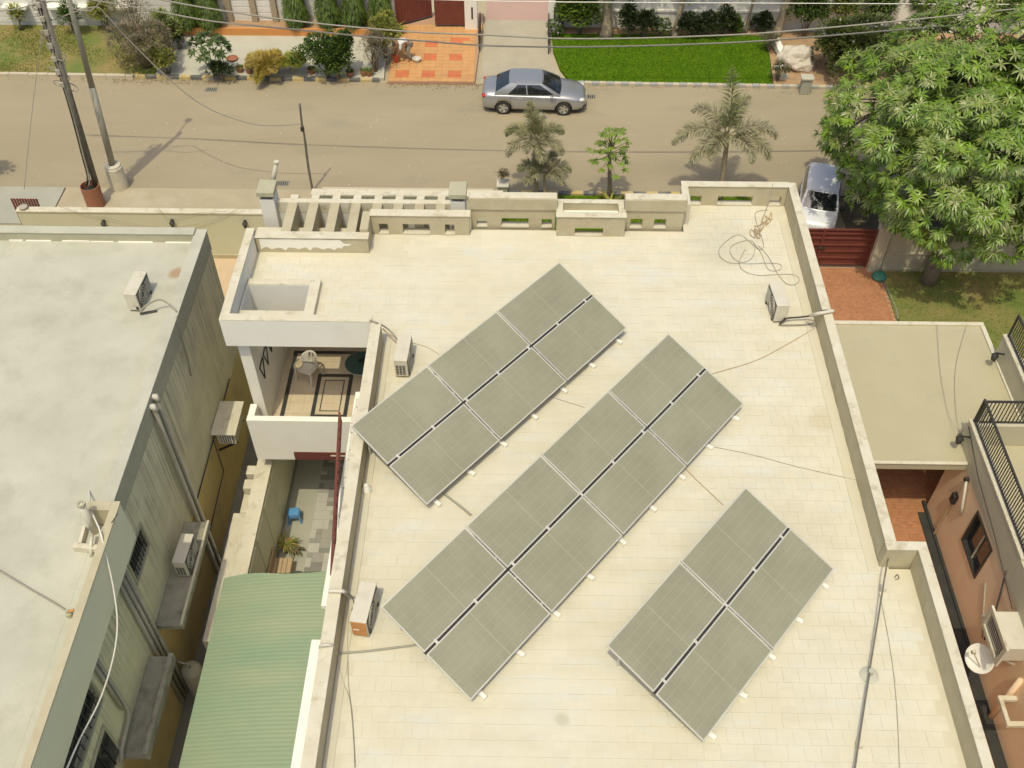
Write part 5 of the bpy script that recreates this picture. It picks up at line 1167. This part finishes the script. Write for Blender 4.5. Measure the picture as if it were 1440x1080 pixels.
for k,(x,y,rx,rz,l) in enumerate(((884,54,.6,.85,'tall dark shrub next to the thick trunk'),(905,52,.55,.6,'dark rounded shrub beside the white flowers'),(968,52,.65,.55,'low dark shrub under the forked tree'),(995,51,.7,.6,'dark shrub in the middle of the banded wall'),(1018,50,.55,.8,'upright dark shrub before the thin tree'),(1032,46,.35,.4,'small light green shrub between dark ones'),(1068,46,.45,.5,'dark shrub with white spots at the lawn end'))):
    shrub('dark_shrub', l, at(x,y), rx,.4,rz,700,.14,.06,(GRN if k == 5 else DRK),'shrub',.05,5,14,.5,(25 if k in (3,6) else None))
q = at(1195,112)
shrub('flowering_bush','big dark green bush behind the boulder', at(1192,104), 1.75,1.35,1.3,5200,.16,.065,[(.085,.115,.022),(.11,.14,.03),(.06,.085,.018)],'bush',.1,10,34,.5,40)
shrub('garden_shrub','drooping green shrub before the plain pale wall', at(1130,50), 1.0,.5,1.2,1100,.2,.07,GRN,'shrub',.2,6,18,.9)
shrub('garden_shrub','round yellow green bush on the pale wall', at(1178,45), .6,.5,1.0,700,.14,.06,YEL[1:]+GRN[:1],'shrub',.3,5,14)
shrub('garden_shrub','drooping shrub near the mango crown', at(1232,48), 1.0,.5,1.2,1100,.2,.07,GRN,'shrub',.2,6,18,.9)
shrub('garden_shrub','dark shrub behind the mango crown top', at(1300,40), 1.3,.6,1.2,1100,.2,.07,DRK+GRN,'shrub',.2,6,18,.9)
shrub('garden_shrub','bright shrub beyond the mango crown corner', at(1405,42), 1.3,.6,1.2,1100,.2,.07,YEL[1:2]+GRN,'shrub',.2,6,18,.9)
shrub('soil_plant','small weedy plant on the soil by the beam', at(1080,72), .4,.4,.3,200,.13,.05,DRY+GRN[:1])
shrub('soil_plant','small plant on the soil edge by the slab', at(1092,112), .35,.3,.28,180,.13,.05,DRY+GRN[:1])
shrub('pot_plant','dry fern in the grey square pot', tuple(GY(707,250,33.2)), .2,.2,.18,90,.14,.04,DRY,'plant',0,3,6)
# branch litter under the wall of the neighbour at the far left
shrub('hanging_branch','leafy branch tip reaching in over the road', (-21.8,33.9,1.4), .7,.45,.3,140,.2,.07,DRK,'branch',.0,4,8)
# dry leaf litter along far kerb and on road
lt = M()
for k in range(700):
    x = rnd.choice((rnd.uniform(-19,-14), rnd.uniform(-6.4,-2.2), rnd.uniform(-24,12))); y = farY(x) - abs(rnd.gauss(0,.22)) - .03; a = rnd.uniform(0,6.28); s_ = rnd.uniform(.02,.06)
    c = rnd.choice(((.20,.13,.06),(.13,.10,.05),(.30,.22,.11))); lt.add([(x-s_*math.cos(a),y-s_*math.sin(a),.006),(x+s_*.5*math.sin(a),y-s_*.5*math.cos(a),.012),(x+s_*math.cos(a),y+s_*math.sin(a),.006),(x-s_*.5*math.sin(a),y+s_*.5*math.cos(a),.012)],[(0,1,2,3)],c)
for k in range(260):
    x = rnd.uniform(-20,12); y = rnd.uniform(33.5,41); a = rnd.uniform(0,6.28); s_ = rnd.uniform(.015,.05)
    c = rnd.choice(((.55,.5,.4),(.2,.15,.08),(.6,.57,.5))); lt.add([(x-s_*math.cos(a),y-s_*math.sin(a),.006),(x+s_*.5*math.sin(a),y-s_*.5*math.cos(a),.012),(x+s_*math.cos(a),y+s_*math.sin(a),.006),(x-s_*.5*math.sin(a),y+s_*.5*math.cos(a),.012)],[(0,1,2,3)],c)
o = lt.build('leaf_litter', T['grass'], kind='stuff'); o['label'] = 'dry leaf litter and scraps scattered along the road'; o['category'] = 'litter'

# ================================================================== CARS
def car(name, label, loc, rz, p, paint, rimm):
    t = thing(name, label, 'car', loc, rz)
    st_ = p['stations']; rings = []
    for x, w_, zb, zs, zt in st_:
        h = [(0,zb),(.7*w_,zb),(.93*w_,zb+.05),(.99*w_,zb+.16),(w_,zb+.5*(zs-zb)),(.985*w_,zs-.06),(.93*w_,zs),(.78*w_,zs+.75*(zt-zs)),(.4*w_,zt-.004),(0,zt)]
        ring = [(x,-y,z) for y,z in h] + [(x,y,z) for y,z in reversed(h[1:-1])]; rings.append(ring)
    # densify by catmull along x
    n = len(rings[0]); m = M(); dense = []
    for i in range(len(rings)-1):
        for k in range(4):
            t_ = k/4; r_ = []
            for j in range(n):
                p0,p1,p2,p3 = (Vector(rings[max(i-1,0)][j]),Vector(rings[i][j]),Vector(rings[i+1][j]),Vector(rings[min(i+2,len(rings)-1)][j]))
                r_.append(.5*((2*p1)+(-p0+p2)*t_+(2*p0-5*p1+4*p2-p3)*t_*t_+(-p0+3*p1-3*p2+p3)*t_**3))
            dense.append(r_)
    dense.append([Vector(q) for q in rings[-1]])
    for r_ in dense: m.v += [tuple(q) for q in r_]
    for i in range(len(dense)-1):
        for j in range(n): m.f.append((i*n+j,(i+1)*n+j,(i+1)*n+(j+1)%n,i*n+(j+1)%n))
    m.f.append(tuple(range(n))); m.f.append(tuple((len(dense)-1)*n+j for j in range(n-1,-1,-1)))
    body = m.build('body', paint, t, smooth=True, local=True)
    bm = bmesh.new(); bm.from_mesh(body.data); bmesh.ops.recalc_face_normals(bm, faces=bm.faces); bm.to_mesh(body.data); bm.free()
    cut = M()
    for x in p['wheels']:
        for s in (-1,1):
            N_ = 24; yy = sorted((s*p['W']*.62, s*p['W']*1.2)); vs = [(x+p['arch']*math.cos(2*math.pi*k/N_),y,p['wr']+p['arch']*math.sin(2*math.pi*k/N_)) for y in yy for k in range(N_)]
            cut.add(vs, [tuple(range(N_)), tuple(range(2*N_-1,N_-1,-1))] + [(k,k+N_,(k+1)%N_+N_,(k+1)%N_) for k in range(N_)])
    cme = cut.mesh('cut', T['blackp']); bm = bmesh.new(); bm.from_mesh(cme); bmesh.ops.recalc_face_normals(bm, faces=bm.faces); bm.to_mesh(cme); bm.free()
    cobj = bpy.data.objects.new('cut', cme); col.objects.link(cobj)
    md = body.modifiers.new('b','BOOLEAN'); md.object = cobj; md.operation = 'DIFFERENCE'; md.solver = 'EXACT'
    sp0 = body.matrix_world.copy(); t_loc = t.matrix_basis.copy(); t.matrix_basis = Matrix(); bpy.context.view_layer.update()
    me = bpy.data.meshes.new_from_object(body.evaluated_get(bpy.context.evaluated_depsgraph_get())); body.modifiers.clear(); body.data = me
    bpy.data.objects.remove(cobj); t.matrix_basis = t_loc; bpy.context.view_layer.update()
    for pg in me.polygons: pg.use_smooth = abs(pg.normal.y) < 2
    # greenhouse
    g = p['gh']   # base: xr,xf,w,z ; top: xr,xf,w,z ; dome
    def S(side, u, v, off=0):
        v2 = v; xr = g['xr0']+(g['xr1']-g['xr0'])*v; xf = g['xf0']+(g['xf1']-g['xf0'])*v; ww = g['w0']+(g['w1']-g['w0'])*v**1.25; z = g['z0']+(g['z1']-g['z0'])*(v**.92)
        if side == 'L' or side == 'R':
            s = 1 if side == 'L' else -1; bow = .03*math.sin(math.pi*u); return Vector((xr+(xf-xr)*u, s*(ww+bow+off), z))
        bow = 4*u*(1-u)
        if side == 'F': return Vector((xf+.10*bow*(1-.5*v)+off, -ww+2*ww*u, z+off*.6))
        return Vector((xr-.08*bow*(1-.5*v)-off, -ww+2*ww*u, z+off*.6))
    def grid(side, u0, u1, v0, v1, off, nu=8, nv=6, slope=0, slope2=0):
        m = M()
        for j in range(nv+1):
            v = v0+(v1-v0)*j/nv
            for i in range(nu+1):
                ua = u0+slope*(v-v0); ub = u1+slope2*(v-v0); m.v.append(tuple(S(side, ua+(ub-ua)*i/nu, v, off)))
        for j in range(nv):
            for i in range(nu): a = j*(nu+1)+i; m.f.append((a,a+1,a+nu+2,a+nu+1))
        return m
    gm = M()
    for sd in 'LRFB': q = grid(sd,0,1,0,1,0); gm.add(q.v, q.f)
    rm = M(); nu, nv = 10, 8
    for j in range(nv+1):
        for i in range(nu+1):
            u_, v_ = i/nu, j/nv; a = S('R',u_,1); b = S('L',u_,1); q = a.lerp(b,v_)
            e_ = math.sin(math.pi*v_)**.5*math.sin(math.pi*min(max(u_*.9+.05,0),1))**.5
            fx = S('F',v_,1).x; bxx = S('B',v_,1).x; rm.v.append((bxx+(fx-bxx)*u_, q.y if 0 < j < nv else q.y, q.z+g['dome']*e_))
    for j in range(nv):
        for i in range(nu): a = j*(nu+1)+i; rm.f.append((a,a+1,a+nu+2,a+nu+1))
    gm.build('cabin_frame', paint, t, smooth=True, local=True); rm.build('roof', paint, t, smooth=True, local=True)
    o_ = .006
    grid('F',.05,.95,.06,.94,o_).build('windscreen', T['carglass'], t, smooth=True, local=True)
    grid('B',.07,.93,.10,.92,o_).build('rear_window', T['carglass'], t, smooth=True, local=True)
    for sd in 'LR':
        for u0,u1,s1,s2 in g['win']: grid(sd,u0,u1,.10,.90,o_,8,6,s1,s2).build('side_window', T['carglass'], t, smooth=True, local=True)
    wr = p['wr']
    for x in p['wheels']:
        for s in (-1,1):
            wm = Matrix.Translation((x,s*(p['W']-.11),wr)) @ Matrix.Rotation(-s*math.pi/2,4,'X')
            wh_ = M().lathe([(.62*wr,-.09),(.93*wr,-.1),(wr,-.06),(wr,.06),(.93*wr,.1),(.66*wr,.1)],28).xf(wm).build('wheel', T['rubber'], t, smooth=True, local=True)
            r_ = M().lathe([(0,.02),(.2*wr,.03),(.6*wr,.03),(.64*wr,.09),(.67*wr,.098),(.67*wr,.02),(0,-.02)],28).xf(wm).build('rim_dish', T['blackp'], wh_, local=True)
            rr = M()
            for k in range(5):
                a = k*1.2566; c_, s_ = math.cos(a), math.sin(a); rr.add([(c_*.1*wr-s_*.05,s_*.1*wr+c_*.05,.05),(c_*.1*wr+s_*.05,s_*.1*wr-c_*.05,.05),(c_*.64*wr+s_*.065,s_*.64*wr-c_*.065,.085),(c_*.64*wr-s_*.065,s_*.64*wr+c_*.065,.085)],[(0,1,2,3)])
            rr.lathe([(0,.03),(.16*wr,.04),(.14*wr,.07),(0,.075)],12); rr.lathe([(.6*wr,.07),(.7*wr,.09),(.7*wr,.1),(.6*wr,.095)],28)
            rr.xf(wm).build('rim', rimm, wh_, local=True)
    for (x,y,z,dx,dy,dz,mm,nm2) in p['extras']:
        for s in (-1,1):
            m = M(); m.lathe([(0,-1),(.5,-.87),(.87,-.5),(1,0),(.87,.5),(.5,.87),(0,1)],12); m.xf(Matrix.Translation((x,s*y,z)) @ Matrix.Diagonal((dx,dy,dz,1))).build(nm2, T[mm], t, smooth=True, local=True)
    for x in p.get('handles',[]):
        for s in (-1,1): M().box(x-.09,x+.09,s*(p['W']-.005)-.012,s*(p['W']-.005)+.012,p['hz'],p['hz']+.03).build('door_handle', paint, t, bevel=.006, local=True)
    for x0 in p.get('seams',[]):
        for s in (-1,1): M().box(x0-.006,x0+.006,s*(p['W']+.001)-.004,s*(p['W']+.001)+.003,.3,p['hz']+.1).build('door_seam', T['blackp'], t, local=True)
    xf_ = st_[-1][0]; xr_ = st_[0][0]
    M().box(xf_-.03,xf_+.012,-.5,.5,.28,.42).build('grille', T['blackp'], t, local=True, bevel=.01)
    M().box(xr_-.012,xr_+.01,-.25,.25,.6,.72).build('number_plate', T['white'], t, local=True); M().box(xf_-.0,xf_+.016,-.25,.25,.45,.55).build('number_plate', T['white'], t, local=True)
    M().box(xr_+.15,xf_-.2,-p['W']+.2,p['W']-.2,.17,.24).build('underbody', T['blackp'], t, local=True)
    return t
sedan = dict(W=.87, wheels=(-1.33,1.30), arch=.37, wr=.315,
  stations=[(-2.26,.60,.36,.72,.86),(-2.2,.74,.27,.82,.96),(-2.0,.82,.22,.90,1.03),(-1.5,.865,.2,.93,1.04),(-.6,.875,.2,.93,1.0),(.4,.875,.2,.91,.98),(1.0,.87,.2,.88,.97),(1.5,.85,.2,.82,.93),(1.9,.80,.2,.74,.84),(2.15,.68,.24,.64,.74),(2.28,.50,.32,.52,.60)],
  gh=dict(xr0=-1.74,xr1=-1.0,xf0=1.14,xf1=.30,w0=.80,w1=.60,z0=.93,z1=1.40,dome=.075,win=[(.20,.495,.06,0),(.52,.93,0,-.02)]),
  extras=[(2.06,.62,.68,.17,.14,.07,'lamp','headlight'),(-2.17,.68,.84,.10,.13,.08,'redl','tail_light'),(.78,.95,.96,.07,.09,.06,'silver','mirror'),(2.16,.6,.36,.07,.1,.05,'blackp','fog_lamp')], handles=(-.62,.42), hz=.80, seams=(-1.02,-.12,.93))
c1 = car('parked_car','silver sedan parked on the road before the pink drive', (.30,39.75,0), R(-1.2), sedan, T['silver'], T['rim'])
hatch = dict(W=.76, wheels=(-1.1,1.15), arch=.33, wr=.28,
  stations=[(-1.72,.62,.34,.78,.9),(-1.66,.70,.26,.86,.98),(-1.2,.75,.2,.9,.98),(-.3,.76,.2,.9,.97),(.6,.76,.2,.88,.96),(1.1,.745,.2,.84,.93),(1.5,.71,.22,.78,.88),(1.72,.62,.26,.66,.76),(1.78,.54,.32,.56,.64)],
  gh=dict(xr0=-1.62,xr1=-1.36,xf0=.98,xf1=.36,w0=.70,w1=.585,z0=.92,z1=1.36,dome=.05,win=[(.06,.47,.02,0),(.50,.92,0,-.02)]),
  extras=[(1.64,.5,.66,.1,.14,.08,'lamp','headlight'),(-1.68,.6,.78,.06,.1,.12,'redl','tail_light'),(.75,.83,.95,.06,.08,.06,'blackp','mirror')], handles=(-.5,.35), hz=.78, seams=(-.1,.85))
c2 = car('parked_car','white hatchback parked nose to the maroon gate under the mango', (11.40,32.2,0), R(-90-15), hatch, T['carwhite'], T['rim'])
for k in (-1,1): M().tube([(.86,k*.3-.1,.975),(.80,k*.3+.25,1.06)],.008,5).build('wiper', T['blackp'], c2, local=True)

# ================================================================== PERSON bending over
def skin(name, verts, edges, radii, m, parent, sub=2, root=0):
    me = bpy.data.meshes.new(name); me.from_pydata(verts, edges, []); o = bpy.data.objects.new(name, me); col.objects.link(o)
    md = o.modifiers.new('s','SKIN'); sv = me.skin_vertices[0].data
    for i, r_ in enumerate(radii): sv[i].radius = (r_, r_) if not isinstance(r_, tuple) else r_; sv[i].use_root = (i == root)
    ss = o.modifiers.new('u','SUBSURF'); ss.levels = sub; ss.render_levels = sub
    bpy.context.view_layer.update(); ev = bpy.data.meshes.new_from_object(o.evaluated_get(bpy.context.evaluated_depsgraph_get())); bpy.data.objects.remove(o)
    ev.materials.clear(); ev.materials.append(m); ev.polygons.foreach_set('use_smooth',[True]*len(ev.polygons)); return link(name, ev, parent, local=True)
pe = thing('person', 'person in white shirt and grey trousers bending over the tiled apron', 'person', (-5.5,43.15,VZ+.045), R(200))
# local: x forward (head towards +x), z up
V = []; E_ = []; Rr = []
def add(p, r, parent=None):
    V.append(p); Rr.append(r); i = len(V)-1
    if parent is not None: E_.append((parent,i))
    return i
pel = add((0,0,.86),.13); sp1 = add((.18,0,.97),.125,pel); sp2 = add((.40,0,1.0),.15,sp1); nk = add((.54,0,.98),.055,sp2); hd0 = add((.60,0,.95),.075,nk); hd1 = add((.70,0,.88),.095,hd0); hd2 = add((.74,0,.80),.06,hd1); add((.775,0,.86),.02,hd1)
for s in (-1,1):
    hp = add((-.02,s*.10,.82),.10,pel); kn = add((.10,s*.13,.47),.062,hp); an = add((-.04,s*.13,.10),.042,kn); hl_ = add((-.02,s*.13,.045),.04,an); add((.14,s*.15,.035),.032,hl_)
    sh = add((.42,s*.19,.96),.062,sp2); el = add((.46,s*.23,.70),.042,sh); wr_ = add((.58,s*.18,.48),.03,el); pm = add((.62,s*.17,.42),.034,wr_)
    for f in range(4): k1 = add((.63+.012*f,s*(.17+.022*(f-1.5)),.36),.010,pm); add((.64+.01*f,s*(.165+.022*(f-1.5)),.32-.006*abs(f-1.5)),.008,k1)
    th = add((.65,s*.135,.40),.011,pm); add((.67,s*.125,.37),.009,th)
skin('body', V, E_, Rr, T['skin'], pe, 2)
def part(idx_r, name, m):
    vs, es, rs = [], [], []
    for p_, r_, par in idx_r:
        vs.append(p_); rs.append(r_)
        if par is not None: es.append((par,len(vs)-1))
    skin(name, vs, es, rs, m, pe, 2)
part([((.02,0,.90),.155,None),((.20,0,.99),.15,0),((.40,0,1.02),.175,1),((.50,0,.99),.10,2),((.42,-.2,.97),.08,2),((.46,-.24,.70),.065,4),((.42,.2,.97),.08,2),((.46,.24,.70),.065,6)], 'shirt', T['shirt'])
part([((0,0,.84),.155,None),((-.02,-.1,.8),.125,0),((.10,-.13,.47),.09,1),((-.03,-.13,.12),.075,2),((-.02,.1,.8),.125,0),((.10,.13,.47),.09,4),((-.03,.13,.12),.075,5)], 'trousers', T['trousers'])
part([((.60,0,.985),.085,None),((.69,0,.945),.105,0),((.755,0,.88),.07,1)], 'hair', T['hair'])
t = thing('bucket','red bucket in front of the bending person','bucket', (-6.1,42.95,VZ+.045)); M().lathe([(0,0),(.12,0),(.17,.3),(.18,.31),(.165,.31),(.115,.03),(0,.03)],16).build('pail', T['redcloth'], t, local=True); M().tube([(.17,0,.3),(.12,.05,.42),(0,.07,.46),(-.12,.05,.42),(-.17,0,.3)],.008,6).build('handle', T['iron'], t, local=True)
t = thing('washing_tub','pale round tub behind the bending person','tub', (-5.15,43.0,VZ+.045)); M().lathe([(0,0),(.13,0),(.18,.16),(.19,.17),(.175,.17),(.12,.03),(0,.03)],18).build('bowl', T['plastic'], t, local=True); M().lathe([(.17,.16),(.205,.16),(.205,.175),(.17,.175)],18).build('rim', T['plastic'], t, local=True)
t = thing('broom','short straw broom lying on the orange tiles','broom', (-5.95,42.8,VZ+.05)); M().bar((-6.0,42.95,.2),(-5.95,42.7,.19),.03).build('handle', T['wood'], t)
bb = M()
for k in range(20): bb.bar((-5.95,42.7,.19),(-5.95+.012*(k-10),42.45,.18),.01)
bb.build('bristles', T['wood'], t)
